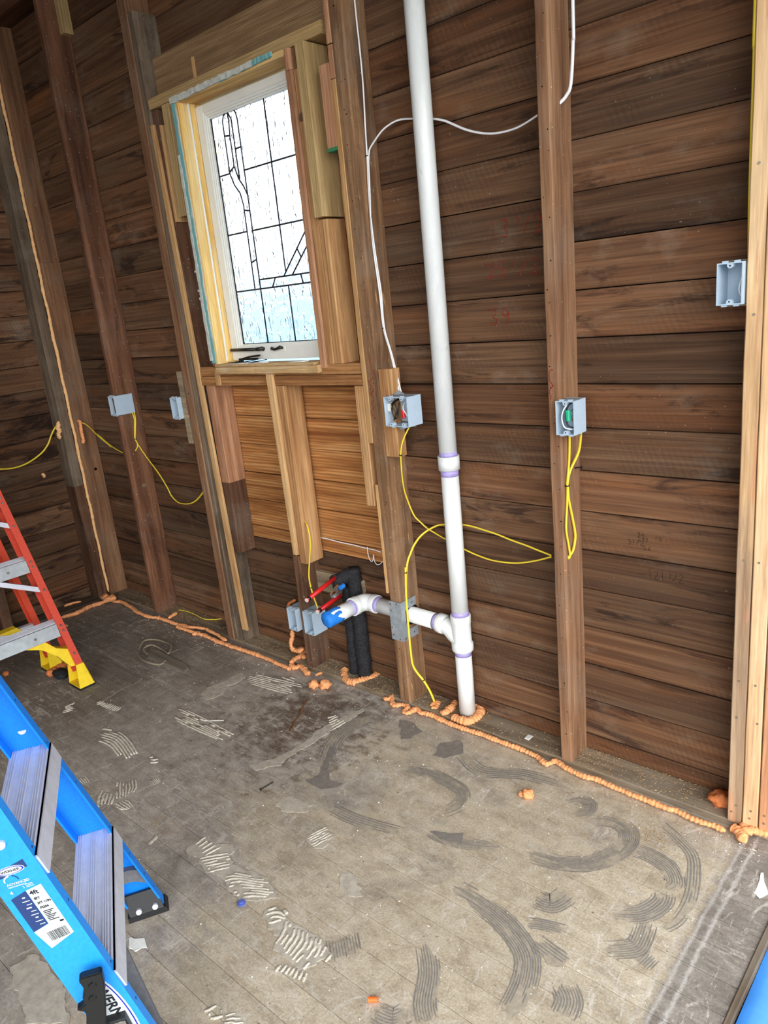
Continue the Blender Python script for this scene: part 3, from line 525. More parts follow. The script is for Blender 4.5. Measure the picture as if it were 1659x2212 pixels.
def foam(name, key, label, r=0.011, mat='foam', ds=0.0035, squash=0.8, group=None, ridge=0.16, parent=None, zmin=None, amp=0.28, wob=0.35):
    pts = resample(catmull(D[key], 10), ds)
    n = len(pts); rs = []; seg = 12
    mb = MB(); rings = []
    ph = RND.random()*10
    for i, p in enumerate(pts):
        e = min(1.0, 0.45+min(i, n-1-i)*0.22)
        k = 1 + amp*(mnoise.noise((p*30)+Vector((ph, 0, 0)))) + ridge*math.sin(i*1.9+2*mnoise.noise(p*20)) + .5*amp*mnoise.noise(p*75)
        rs.append(r*e*k)
    for i, p in enumerate(pts):
        d = (pts[min(i+1, n-1)]-pts[max(i-1, 0)]).normalized()
        up = Vector((0, 0, 1)) if abs(d.z) < 0.7 else Vector((1, 0, 0))
        w = d.cross(up).normalized(); u = w.cross(d)
        ring = []
        off = w*(mnoise.noise(p*26+Vector((3, ph, 1)))*r*wob)
        for q in range(seg):
            a = 6.28318*q/seg
            v = p+off+rs[i]*(math.cos(a)*w+math.sin(a)*u*squash)
            v = v + (v-p)*0.32*mnoise.noise(v*110+Vector((ph, 2, 5)))
            if zmin is not None and v.z < zmin: v.z = zmin
            ring.append(v)
        rings.append(ring)
    mb.loft(rings)
    o = mb.build(name, mat, parent, True)
    if label: tag(o, label, 'foam', group)
    return o
def blob(mb, c, r, sq=(1, 1, 0.8), seed=0.0, amp=0.35, zmin=None, seg=18, f=40):
    c = Vector(c); rings = []
    for i in range(1, 10):
        th = math.pi*i/10
        ring = []
        for j in range(seg):
            ph = 6.28318*j/seg
            d = Vector((math.sin(th)*math.cos(ph), math.sin(th)*math.sin(ph), math.cos(th)))
            k = r*(1+amp*mnoise.noise(d*1.7+Vector((seed, seed*2, 1)))+0.12*mnoise.noise(d*5+Vector((seed, 1, 1))))
            v = c+Vector((d.x*sq[0], d.y*sq[1], d.z*sq[2]))*k
            if zmin is not None and v.z < zmin: v.z = zmin
            ring.append(v)
        rings.append(ring)
    mb.loft(rings)

# ------------------------------------------------------------------ the setting: ground, floor, walls, ceiling
PT = 0.018            # top of the sole plates
TOP = 2.95
mb = MB(); mb.box(-30, 30, -30, 30, -0.5, -0.35)
g = struct(mb.build('ground', 'ground'))

mb = MB(); mb.box(-4.14, 0.9, -4.2, 0.0, -0.12, -0.0225)
floor = struct(mb.build('floor', 'backing'))
y = -0.122; row = 0
PW = 0.0822
rf = random.Random(3)
while y > -3.3:
    xs = [-4.09]
    x = -4.09 + rf.uniform(0.5, 1.9)
    while x < 0.0:
        xs.append(x); x += rf.uniform(1.1, 2.3)
    xs.append(-0.363)
    if xs[-1]-xs[-2] < 0.25: xs.pop(-2)
    for x0, x1 in zip(xs, xs[1:]):
        dz = rf.uniform(-0.0005, 0.0004)
        timber('floor_plank', 'floor', 'x', x0+0.0004, x1-0.0004, (y-PW+0.0004, y-0.0004), (-0.021, dz), floor, ch=(0.0, 0.0, 0.0008, 0.0008))
    y -= PW; row += 1
# plywood filler under the frame in front of the sole plate, and the raised edge trim at the right
timber('floor_strip', 'floor', 'x', -4.09, -0.37, (-0.121, -0.1075), (-0.021, -0.001), floor, ch=0.001)
timber('threshold_strip', 'plate_y', 'y', -3.3, -0.14, (-0.363, -0.348), (-0.021, 0.006), floor, ch=0.002, n=24, jit=0.0012)

JZ = [0.0, 0.071, 0.201, 0.331, 0.461, 0.590, 0.717, 0.842, 0.969, 1.098, 1.226, 1.356, 1.487, 1.615, 1.741, 1.870, 1.998, 2.128, 2.261, 2.398, 2.528, 2.658, 2.79, 2.92, 3.05]
PJ = [0.528, 0.587, 0.713, 0.838, 0.965, 1.091, 1.218, 1.348, 1.482, 1.610, 1.74, 1.87, 2.0, 2.13, 2.26, 2.33]
WX0, WX1, WZ0, WZ1 = -2.62, -1.93, 1.30, 2.33      # hole in the boarding for the window
mb = MB()
for bx in ((-4.12, WX0, 0, 3.05), (WX1, -0.36, 0, 3.05), (WX0, WX1, 0, WZ0), (WX0, WX1, WZ1, 3.05)):
    mb.box(bx[0], bx[1], 0.0205, 0.05, bx[2], bx[3])
wall_back = struct(mb.build('wall_back', 'backing'))
rw = random.Random(11)
def plank(x0, x1, z0, z1, mat='board', parent=None):
    off = rw.uniform(-0.0012, 0.0015)
    g0, g1 = rw.uniform(0.0006, 0.0014), rw.uniform(0.0008, 0.0022)
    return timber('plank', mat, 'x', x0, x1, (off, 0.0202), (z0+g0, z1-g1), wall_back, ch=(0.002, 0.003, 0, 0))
for z0, z1 in zip(JZ, JZ[1:]):
    cuts = [-4.09]
    if z1 <= 0.47: # full width boards below the pine patch
        cuts += [RND.choice([-3.47, -2.25])]
    cuts.append(-0.40)
    if z1 <= 0.47:
        for a, b in zip(cuts, cuts[1:]): plank(a, b, z0, z1)
    else:
        plank(-4.09, -3.47, z0, z1); plank(-3.47, -2.832, z0, z1)
        if z0 >= 2.5 or z1 <= 0.60:
            a0, a1 = (z0, z1) if z0 > 0.55 else (z0, 0.528)
            plank(-2.832, -1.735, a0, a1)
        plank(-1.735, -1.045 if z0 > 1.1 else -0.40, z0, z1)
        if z0 > 1.1: plank(-1.045, -0.40, z0, z1)
for z0, z1 in zip(PJ, PJ[1:]):
    if z1 <= 1.30: 
        for a, b in ((-2.832, -2.26), (-2.26, -1.735)): plank(a, b, z0, z1, 'pine')
    else:
        plank(-2.832, WX0, z0, z1, 'pine'); plank(WX1, -1.735, z0, z1, 'pine')
plank(-2.832, -1.735, 2.33, 2.528)

mb = MB(); mb.box(-4.14, -4.111, -4.2, 0.02, 0, 3.05)
wall_left = struct(mb.build('wall_left', 'backing'))
for z0, z1 in zip(JZ, JZ[1:]):
    off = rw.uniform(-0.0015, 0.001)
    for a, b in ((-4.2, -2.4), (-2.4, -0.66), (-0.66, 0.0)):
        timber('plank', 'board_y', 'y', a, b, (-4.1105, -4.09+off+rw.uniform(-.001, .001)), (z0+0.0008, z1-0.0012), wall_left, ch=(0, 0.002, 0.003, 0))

# unseen wall added behind the camera, blocks sky light to darken the left side
mb = MB(); mb.box(-4.14, -1.3, -4.25, -4.201, 0, 3.05)
light_block_wall = struct(mb.build('light_block_wall', 'backing'))
for z0, z1 in zip(JZ, JZ[1:]):
    timber('plank', 'board', 'x', -4.09, -1.3, (-4.2005, -4.18), (z0+.001, z1-.001), light_block_wall, ch=(0, 0.002, 0.003, 0))
mb = MB(); mb.box(-4.3, 0.9, -4.25, 0.06, 3.125, 3.15)
ceiling = struct(mb.build('ceiling', 'backing'))
for i in range(38):
    x = -4.2+i*0.13
    timber('ceiling_plank', 'roof', 'y', -4.2, 0.05, (x+0.001, x+0.129), (3.105, 3.125), ceiling, ch=(0.002, 0.002, 0, 0))
for yy in (-0.06, -0.66, -1.27, -1.88, -2.49, -3.1, -3.7):
    timber('ceiling_joist', 'roofx', 'x', -4.09, 0.8, (yy-0.025, yy+0.025), (3.03, 3.105), ceiling, ch=0.002)

def beam(name, mat, axis, a0, a1, b, c, label, cat='beam', **kw):
    return tag(timber(name, mat, axis, a0, a1, b, c, None, **kw), label, cat)
beam('top_plate', 'roofx', 'x', -3.975, -0.42, (-0.107, -0.001), (TOP, 3.03), 'dark top plate running along the head of the back wall studs', 'plate', ch=0.003)
beam('top_plate', 'roofx', 'y', -4.1, -0.001, (-4.088, -3.977), (TOP, 3.03), 'dark top plate over the corner on the left wall', 'plate', ch=0.003)
beam('sole_plate', 'plate', 'x', -4.088, -0.42, (-0.107, -0.001), (-0.021, PT), 'dusty brown sole plate under the back wall studs', 'plate', ch=0.003, n=40, jit=0.0008)
beam('sole_plate', 'plate_y', 'y', -4.1, -0.1085, (-4.088, -3.975), (-0.021, PT), 'dark dusty sole plate along the left wall behind the red ladder', 'plate', ch=0.003, n=30, jit=0.0008)

# outside, seen through the lower panes
mb = MB(); mb.box(-14, 8, 3.6, 3.75, -0.35, 1.78)
fence = mb.build('garden_wall', 'fence'); tag(fence, 'pale blue wall outside, seen blurred through the lower panes of the window', 'wall')

# ------------------------------------------------------------------ wall studs
def nails(parent, x0, x1, y, zs, seed):
    r = random.Random(seed); mb = MB()
    for z in zs:
        x = x0+(x1-x0)*r.uniform(0.2, 0.8); rr = r.uniform(0.0012, 0.0022); z += r.uniform(-.03, .03)
        mb.cyl((x, y-0.0006, z), (x, y+0.004, z), rr, 6)
    o = mb.build('nail_hole', 'hole', parent); o['kind'] = 'stuff'
def zr(a, b, s): return [a+s*i for i in range(int((b-a)/s))]

s5 = thing('wall_stud', 'brown stud right of the white pipe, carrying the box with the green nut', 'stud', (-1.046, -0.0535, PT))
timber('stud', 'stud', 'z', PT, TOP, (-1.066, -1.0265), (-0.107, -0.001), s5, ch=(0.003, 0.006, 0.001, 0.001), n=40, jit=0.0009)
nails(s5, -1.063, -1.030, -0.107, zr(0.1, 2.9, 0.075), 5)
s4 = thing('wall_stud', 'rough brown stud right of the window, with the folded steel nail plate', 'stud', (-1.733, -0.0535, PT))
timber('stud', 'stud_rough', 'z', PT, TOP, (-1.760, -1.7075), (-0.107, -0.001), s4, ch=(0.003, 0.005, 0.001, 0.001), n=44, jit=0.0013)
nails(s4, -1.756, -1.712, -0.107, zr(0.15, 2.9, 0.05), 6)
for z0, z1, x0, x1, mt in ((2.28, TOP, -1.7815, -1.7605, 'redpine'), (2.184, 2.276, -1.7815, -1.7605, 'redpine'), (1.034, 2.182, -1.7825, -1.7607, 'lath'), (0.465, 0.882, -1.7735, -1.7607, 'lath')):
    timber('furring_strip', mt, 'z', z0, z1, (x0, x1), (-0.108, -0.03), s4, ch=0.0015, n=10, jit=0.0008)
o = timber('spacer_block', 'redpine', 'z', 1.993, 2.232, (-1.8275, -1.7835), (-0.107, -0.02), s4, ch=0.002)
mb = MB(); mb.box(-1.8277, -1.7833, -0.1075, -0.02, 1.984, 1.995); e = mb.build('painted_end', 'green', s4); e['label'] = 'green painted end of the block'
o = timber('splice_block', 'lath', 'z', 0.466, 0.882, (-1.7735, -1.7735+0.0005), (-0.1, -0.09), s4, ch=0.0001)
bpy.data.objects.remove(o)

s1 = thing('wall_stud', 'reddish brown round-edged stud nearest the left corner posts', 'stud', (-3.47, -0.06, PT))
timber('stud', 'stud_red', 'z', PT, TOP, (-3.497, -3.445), (-0.125, -0.001), s1, ch=(0.014, 0.018, 0.002, 0.001), n=40, jit=0.0012)
mb = MB(); mb.cyl((-3.4453, -0.072, 1.005), (-3.4443, -0.072, 1.005), 0.0085, 14); mb.build('drill_hole', 'hole', s1)
mb = MB(); mb.cyl((-3.4453, -0.066, 0.716), (-3.4443, -0.066, 0.716), 0.011, 14); mb.build('drill_hole', 'stud_grey', s1)
o = timber('furring_strip', 'treated', 'z', 2.768, TOP, (-3.444, -3.412), (-0.05, -0.001), s1, ch=0.002)

s3 = thing('wall_stud', 'doubled old brown and grey stud left of the window, light strip on it', 'stud', (-2.84, -0.0535, PT))
timber('stud', 'stud', 'z', PT, TOP, (-2.858, -2.8062), (-0.107, -0.001), s3, ch=(0.004, 0.004, 0.001, 0.001), n=44, jit=0.0012, b1=(-2.882, -2.8262))
timber('sister_stud', 'stud_grey', 'z', PT, 2.664, (-2.8055, -2.784), (-0.103, -0.001), s3, ch=(0.004, 0.003, 0.001, 0.001), n=40, jit=0.0010, b1=(-2.8245, -2.787))
o = timber('furring_strip', 'lath', 'z', 0.09, 2.262, (-2.729, -2.690), (-0.109, -0.097), s3, ch=0.0015, n=16, jit=0.0008, b1=(-2.789, -2.766))
timber('sheathing_board', 'lath', 'z', 1.897, 2.255, (-2.7448, -2.732), (-0.0965, -0.001), s3, ch=0.001, n=6, jit=0.0006)
o = timber('trimmer', 'stud_dark', 'z', 1.2365, 2.314, (-2.783, -2.7455), (-0.0965, -0.001), s3, ch=0.002)
for i, z in enumerate((2.03, 1.6, 1.25, 0.8)): pass
mb = MB(); mb.cyl((-2.84, -0.1085, 1.2), (-2.84, -0.1, 1.2), 0.002, 6); mb.build('nail_hole', 'hole', s3)

lc = thing('corner_post', 'dark corner stud on the left wall, left of the vertical orange foam bead', 'stud', (-4.035, -0.15, PT))
timber('stud', 'stud_grey', 'z', 0.685, TOP, (-4.088, -3.985), (-0.180, -0.127), lc, ch=(0.002, 0.004, 0.002, 0.002), n=30, jit=0.0012)
timber('stud_base', 'stud_dark', 'z', PT, 0.684, (-4.088, -3.984), (-0.179, -0.127), lc, ch=(0.002, 0.004, 0.002, 0.002), n=10, jit=0.0010)
nails(lc, -3.9995, -3.995, -0.1805, zr(0.2, 2.7, 0.2), 9)
rc = thing('corner_post', 'broad brown corner stud on the back wall, right of the vertical orange foam bead', 'stud', (-4.03, -0.06, PT))
timber('stud', 'stud', 'z', PT, 1.8655, (-4.088, -3.977), (-0.117, -0.001), rc, ch=(0.002, 0.004, 0.002, 0.002), n=24, jit=0.0008)
timber('upper_stud', 'stud', 'z', 1.8665, TOP, (-4.088, -3.978), (-0.117, -0.001), rc, ch=(0.002, 0.004, 0.002, 0.002), n=16, jit=0.0008)
mb = MB(); mb.cyl((-3.9775, -0.044, 0.757), (-3.9762, -0.044, 0.757), 0.009, 14); mb.build('drill_hole', 'hole', rc)
l2 = tag(timber('wall_stud', 'stud_dark', 'z', PT, TOP, (-4.088, -3.985), (-0.716, -0.664), None, ch=0.003, n=24, jit=0.001), 'dark stud on the left wall, standing behind the red ladder', 'stud')

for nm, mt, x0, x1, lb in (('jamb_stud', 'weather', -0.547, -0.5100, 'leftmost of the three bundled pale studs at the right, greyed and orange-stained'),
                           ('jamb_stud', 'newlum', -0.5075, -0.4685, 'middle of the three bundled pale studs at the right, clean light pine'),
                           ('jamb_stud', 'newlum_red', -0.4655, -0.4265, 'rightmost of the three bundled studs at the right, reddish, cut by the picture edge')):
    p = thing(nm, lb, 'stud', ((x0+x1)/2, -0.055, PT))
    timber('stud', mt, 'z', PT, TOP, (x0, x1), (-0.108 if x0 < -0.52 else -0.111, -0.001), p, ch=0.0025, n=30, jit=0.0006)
    r = random.Random(int(-x0*1000)); 
    for z in (0.05, 0.075, 0.35, 0.46, 0.8, 1.4, 1.72):
        x = r.uniform(x0+.01, x1-.01); mb = MB(); yy = -0.1085 if x0 < -0.52 else -0.1115
        mb.cyl((x, yy-0.0012, z), (x, yy+0.004, z), 0.003, 8); mb.build('nail_head', 'steel', p)

# ------------------------------------------------------------------ window opening framing
tag(timber('window_header', 'header', 'x', -2.786, -1.7835, (-0.05, -0.001), (2.36, 2.507), None, ch=0.002), 'wide ring-grained header board over the window', 'board')
hb = thing('head_buck', 'greenish flat two by four lying across the top of the window', 'lumber', (-2.29, -0.06, 2.315))
timber('buck', 'treated_x', 'x', -2.7775, -1.802, (-0.107, -0.0015), (2.3165, 2.3545), hb, ch=0.0025, n=10, jit=0.0006)
tag(timber('marker_stick', 'lath', 'z', 2.355, 2.445, (-2.534, -2.518), (-0.056, -0.0505), None, ch=0.001), 'short thin light stick standing on the head buck against the header', 'stick')
tag(timber('flashing_strip', 'galv', 'x', -2.70, -1.79, (-0.03, -0.001), (2.508, 2.5115), None, ch=0.0005), 'thin grey metal strip along the top edge of the window header', 'strip')
rs = thing('rough_sill', 'doubled flat two by four rough sill below the window stool', 'lumber', (-2.25, -0.06, 1.235))
timber('lower_sill_board', 'sillw', 'x', -2.727, -1.786, (-0.107, -0.001), (1.2355, 1.2735), rs, ch=0.0025, n=10, jit=0.0005)
timber('upper_sill_board', 'sillw', 'x', -2.727, -1.786, (-0.105, -0.001), (1.275, 1.3125), rs, ch=0.0025, n=10, jit=0.0005)
timber('short_strip', 'lath', 'z', 1.237, 1.30, (-2.618, -2.586), (-0.114, -0.1075), rs, ch=0.001)

tr = thing('trimmer_stud', 'broad knotty tan trimmer stud right of the window under the treated block', 'stud', (-1.925, -0.06, 1.313))
timber('stud', 'lumber', 'z', 1.3135, 2.25, (-1.9435, -1.9085), (-0.107, -0.018), tr, ch=0.003, n=8, jit=0.0005)
mb = MB(); mb.cyl((-1.9083, -0.06, 1.47), (-1.9078, -0.06, 1.47), 0.017, 14); k = mb.build('wood_knot', 'redpine', tr)
mb = MB(); mb.cyl((-1.929, -0.1074, 2.11), (-1.929, -0.1068, 2.11), 0.014, 14); k = mb.build('wood_knot', 'stud_dark', tr)
timber('trimmer_side', 'lumber', 'z', 1.3135, 1.79, (-1.9078, -1.8655), (-0.107, -0.018), tr, ch=0.004, n=8, jit=0.0005)
tag(timber('treated_block', 'treated', 'z', 1.797, 2.311, (-1.9078, -1.8655), (-0.125, -0.018), None, ch=0.003, n=6, jit=0.0004), 'greenish treated two by four block standing right of the window under the head buck', 'lumber')
tb = thing('filler_block', 'small rounded wood block between window head and treated block', 'lumber', (-1.94, -0.1, 2.25))
timber('block', 'redpine', 'z', 2.252, 2.314, (-1.966, -1.9435), (-0.118, -0.02), tb, ch=(0.004, 0.008, 0.002, 0.002))
timber('block', 'stud', 'z', 2.2515, 2.313, (-1.9430, -1.9085), (-0.105, -0.02), tb, ch=0.002)
tag(timber('side_stick', 'treated', 'z', 1.909, 2.3145, (-2.696, -2.650), (-0.107, -0.06), None, ch=0.002, n=5, jit=0.0005), 'olive square stick left of the window, hanging under the head buck', 'lumber')

cr = thing('cripple_stud', 'light pine cripple stud centred under the window, above the dark stub', 'stud', (-2.22, -0.06, 0.54))
timber('stud', 'lumber', 'z', 0.505, 1.2345, (-2.2435, -2.200), (-0.107, -0.012), cr, ch=0.003, n=10, jit=0.0006)
timber('furring_strip', 'lath', 'z', 0.541, 1.282, (-2.268, -2.2445), (-0.118, -0.1), cr, ch=0.0012, n=8, jit=0.0007, b1=(-2.283, -2.2475))
st = tag(timber('stub_stud', 'stud_dark', 'z', PT, 0.5325, (-2.2895, -2.249), (-0.107, -0.001), None, ch=(0.003, 0.004, 0.001, 0.001), n=10, jit=0.001), 'short dark old stub below the cripple, with two small grey boxes beside it', 'stud')
tag(timber('side_cripple', 'redpine', 'z', 0.805, 1.2345, (-2.720, -2.662), (-0.095, -0.001), None, ch=0.003, n=6, jit=0.0005), 'reddish pine cripple at the left below the rough sill', 'stud')
tag(timber('side_cripple', 'stud_dark', 'z', 0.475, 0.8035, (-2.728, -2.668), (-0.094, -0.001), None, ch=0.003, n=6, jit=0.001), 'dark old cripple piece below the reddish one, left bay under the window', 'stud')
tag(timber('side_cripple', 'stud_grey', 'z', PT, 0.474, (-2.783, -2.742), (-0.09, -0.001), None, ch=0.003, n=6, jit=0.001), 'grey-brown lowest cripple stub beside the doubled stud, on the sole plate', 'stud')
tag(timber('side_cripple', 'lumber', 'z', 0.80, 1.2345, (-1.824, -1.7845), (-0.107, -0.06), None, ch=0.002, n=6, jit=0.0005), 'narrow light cripple strip at the right end below the rough sill', 'stud')

# ------------------------------------------------------------------ the leaded window
win = bpy.data.objects.new('window_1', None); win.empty_display_size = 0.05
COL.objects.link(win); win.location = (-2.275, -0.05, 1.32); struct(win)
SX0, SX1, SZ0, SZ1 = -2.571, -1.978, 1.331, 2.289
GX0, GX1, GZ0, GZ1 = -2.502, -2.047, 1.393, 2.238
jl = timber('jamb', 'jambw', 'z', 1.325, 2.316, (-2.592, -2.571), (-0.120, 0.03), win, ch=0.001)
timber('jamb', 'redpine', 'z', 1.30, 2.30, (-1.978, -1.9445), (-0.112, 0.03), win, ch=(0.003, 0.006, 0.001, 0.001), n=20, jit=0.0008)
timber('head_jamb', 'jamb_x', 'x', -2.592, -1.975, (-0.118, 0.03), (2.296, 2.316), win, ch=0.001)
timber('stop', 'jambw', 'z', 1.331, 2.296, (-2.5708, -2.5655), (-0.070, -0.0465), win, ch=0.001)
timber('stop', 'sashp', 'z', 1.331, 2.296, (-2.5708, -2.5665), (-0.078, -0.0705), win, ch=0.0008)
timber('backing_strip', 'brick', 'z', 1.318, 2.31, (-2.6215, -2.5925), (-0.112, 0.0), win, ch=0.001, n=30, jit=0.0012)
# ragged plaster on the casing edges
def ragged(name, mat, pts0, pts1, y0, y1, axis, seed):
    r = random.Random(seed); mb = MB(); n = 34; rings = []
    for i in range(n+1):
        f = i/n; a = pts0[0]+(pts1[0]-pts0[0])*f
        lo = pts0[1]+(pts1[1]-pts0[1])*f+r.uniform(-0.002, 0.002); hi = pts0[2]+(pts1[2]-pts0[2])*f+r.uniform(-0.0028, 0.002)
        yy = y0+r.uniform(-0.001, 0.001)
        q = [(lo, yy), (hi, yy), (hi, y1), (lo, y1)]
        rings.append([(p, s_, a) if axis == 'z' else (a, s_, p) for p, s_ in q])
    mb.loft(rings); return mb.build(name, mat, win)
ragged('plaster_edge', 'teal', (1.33, -2.606, -2.582), (2.298, -2.606, -2.584), -0.1245, -0.1205, 'z', 1)
ragged('plaster_edge', 'plaster', (1.34, -2.615, -2.597), (2.12, -2.612, -2.600), -0.127, -0.1215, 'z', 2)
ragged('plaster_edge', 'plaster', (1.42, -2.588, -2.578), (2.28, -2.5865, -2.580), -0.1235, -0.1205, 'z', 5)
ragged('plaster_edge', 'plaster', (-2.61, 2.297, 2.3175), (-2.12, 2.302, 2.321), -0.127, -0.1185, 'x', 3)
ragged('plaster_edge', 'teal', (-2.30, 2.300, 2.314), (-2.02, 2.306, 2.322), -0.1255, -0.119, 'x', 4)
mb = MB()
for c_, r_ in (((-2.632, -0.115, 1.695), .006), ((-2.626, -0.115, 1.705), .004), ((-2.63, -0.115, 1.62), .007), ((-2.622, -0.115, 1.605), .006), ((-2.62, -0.118, 1.588), .009)):
    blob(mb, c_, r_, seed=c_[2]*9, seg=10)
mb.build('plaster_crumb', 'plaster', win, True)['kind'] = 'stuff'
# sash
sash = bpy.data.objects.new('sash', None); COL.objects.link(sash); sash.location = (SX0, -0.045, SZ0); put(sash, win)
sash.location = (SX0, -0.045, SZ0)
def sash_rail(n_, *bx):
    mb = MB(); mb.box(*bx); o = mb.build(n_, 'sashp', sash)
    bm = bmesh.new(); bm.from_mesh(o.data); bmesh.ops.bevel(bm, geom=bm.edges[:], offset=0.002, segments=2, affect='EDGES'); bm.to_mesh(o.data); bm.free()
    return o
F = 0.045
sash_rail('stile', SX0+0.002, SX0+F, -0.045, -0.008, SZ0, SZ1-0.004)
sash_rail('stile', SX1-F, SX1-0.001, -0.045, -0.008, SZ0, SZ1-0.004)
sash_rail('top_rail', SX0+F+.0005, SX1-F-.0005, -0.045, -0.008, SZ1-0.034, SZ1-0.004)
sash_rail('bottom_rail', SX0+F+.0005, SX1-F-.0005, -0.045, -0.008, SZ0, SZ0+0.052)
for i in range(3):
    a = 0.0075*i; yb = -0.041+0.004*i
    mb = MB()
    x0, x1, z0, z1 = SX0+F+a, SX1-F-a, SZ0+0.052+a*0.45, SZ1-0.034-a
    w = 0.0075; wz = 0.0075
    mb.box(x0, x0+w, yb, -0.02, z0, z1); mb.box(x1-w, x1, yb, -0.02, z0, z1)
    mb.box(x0+w, x1-w, yb, -0.02, z1-w, z1); mb.box(x0+w, x1-w, yb, -0.02, z0, z0+w*0.45)
    mb.build('glazing_bead', 'sashp', sash)
# panes: polygons between the lead cames
YG = -0.029
def pane(poly):
    mb = MB(); mb.prism(poly, lambda x, z: (x, YG, z), lambda x, z: (x, YG+0.003, z))
    return mb.build('pane', 'glass', sash)
A_ = [(-2.4345, 2.21), (-2.4345, 2.03), (-2.418, 1.988), (-2.39, 1.953), (-2.380, 1.91), (-2.382, 1.6)]
R_ = -2.3475
mid = [(-2.403, 2.05), (-2.387, 2.004), (-2.363, 1.972), (-2.3475, 1.941)]
g_ = 0.0006
for poly in (
    [(GX0, 2.03), (-2.4345, 2.03), (-2.4345, 2.21), (-2.425, 2.228), (-2.4, GZ1), (GX0, GZ1)],
    [(GX0, 1.815), (-2.382, 1.815), (-2.380, 1.91), (-2.39, 1.953), (-2.418, 1.988), (-2.4345, 2.03), (GX0, 2.03)],
    [(GX0, 1.6), (-2.382, 1.6), (-2.382, 1.815), (GX0, 1.815)],
    [(-2.4345, 2.158), (-2.403, 2.158), (-2.397, 2.207), (-2.4, 2.237), (-2.425, 2.228), (-2.4345, 2.21)],
    [(-2.4345, 2.03), (-2.403, 2.048), (-2.403, 2.158), (-2.4345, 2.158)],
    [(-2.403, 2.05), (-2.387, 2.004), (-2.382, 2.003), (-2.382, 2.209), (-2.4, 2.237), (-2.397, 2.207), (-2.403, 2.154)],
    [(-2.382, 2.107), (R_, 2.107), (R_, 2.21), (-2.364, 2.237), (-2.4, 2.237), (-2.382, 2.209)],
    [(-2.382, 2.003), (-2.363, 1.972), (R_, 1.941), (R_, 2.107), (-2.382, 2.107)],
    [(-2.4345, 2.03), (-2.418, 1.988), (-2.39, 1.953), (-2.380, 1.91), (-2.382, 1.888), (R_, 1.888), (R_, 1.941), (-2.363, 1.972), (-2.387, 2.004), (-2.403, 2.05)],
    [(-2.382, 1.705), (R_, 1.705), (R_, 1.888), (-2.382, 1.888)],
    [(-2.382, 1.6), (R_, 1.6), (R_, 1.705), (-2.382, 1.705)],
    [(R_, 2.027), (-2.190, 2.027), (-2.190, GZ1), (-2.364, GZ1), (R_, 2.21)],
    [(-2.190, 2.027), (GX1, 2.027), (GX1, GZ1), (-2.190, GZ1)],
    [(R_, 1.814), (-2.190, 1.814), (-2.190, 2.027), (R_, 2.027)],
    [(-2.190, 1.814), (GX1, 1.814), (GX1, 2.027), (-2.190, 2.027)],
    [(R_, 1.634), (-2.201, 1.634), (-2.1885, 1.65), (-2.190, 1.814), (R_, 1.814)],
    [(-2.1885, 1.65), (GX1, 1.785), (GX1, 1.814), (-2.190, 1.814)],
    [(-2.201, 1.634), (-2.156, 1.634), (GX1, 1.737), (GX1, 1.785), (-2.1885, 1.65)],
    [(-2.156, 1.634), (GX1, 1.634), (GX1, 1.737)],
    [(R_, 1.6), (-2.276, 1.6), (-2.253, 1.634), (R_, 1.634)],
    [(-2.276, 1.6), (-2.102, 1.6), (-2.109, 1.634), (-2.253, 1.634)],
    [(-2.102, 1.6), (GX1, 1.6), (GX1, 1.634), (-2.109, 1.634)],
    [(GX0, GZ0), (R_, GZ0), (R_, 1.6), (GX0, 1.6)],
    [(R_, GZ0), (-2.184, GZ0), (-2.184, 1.6), (R_, 1.6)],
    [(-2.184, GZ0), (GX1, GZ0), (GX1, 1.6), (-2.184, 1.6)]):
    pane(poly)
def came(pts, w=0.0032):
    mb = MB(); mb.tube([(x, YG+0.0005, z) for x, z in pts], w, 8); mb.build('lead_came', 'lead', sash, True)
for pts in ([(GX0+.001, GZ0), (GX0+.001, GZ1)], [(-2.190, GZ1), (-2.190, 1.66), (-2.1885, 1.65)], [(GX0, 2.03), (-2.4345, 2.03)], [(R_, 2.027), (GX1, 2.027)],
            [(GX0, 1.815), (-2.382, 1.815)], [(R_, 1.814), (GX1, 1.814)], [(GX0, 1.6), (GX1, 1.6)], [(R_, 1.634), (GX1, 1.634)],
            [(-2.364, GZ1), (-2.352, 2.222), (R_, 2.20), (R_, GZ0)], [(-2.4, 2.237), (-2.425, 2.228)]+A_,
            [(-2.4, 2.237), (-2.382, 2.207), (-2.382, 2.003)], [(-2.4, 2.237), (-2.397, 2.207), (-2.403, 2.154)]+mid,
            [(-2.4345, 2.160), (-2.403, 2.156)], [(-2.382, 2.107), (R_, 2.107)], [(-2.4345, 2.035), (-2.403, 2.05)], [(-2.382, 1.892), (R_, 1.885)], [(-2.382, 1.70), (R_, 1.71)],
            [(-2.204, 1.634), (GX1, 1.787)], [(-2.156, 1.634), (GX1, 1.737)], [(-2.111, 1.72), (-2.097, 1.693)], [(-2.276, 1.6), (-2.253, 1.634)], [(-2.109, 1.634), (-2.102, 1.6)],
            [(-2.184, GZ0), (-2.184, 1.6)], [(GX0, GZ0), (GX1, GZ0)], [(GX0, GZ1), (GX1, GZ1)]):
    came(pts)
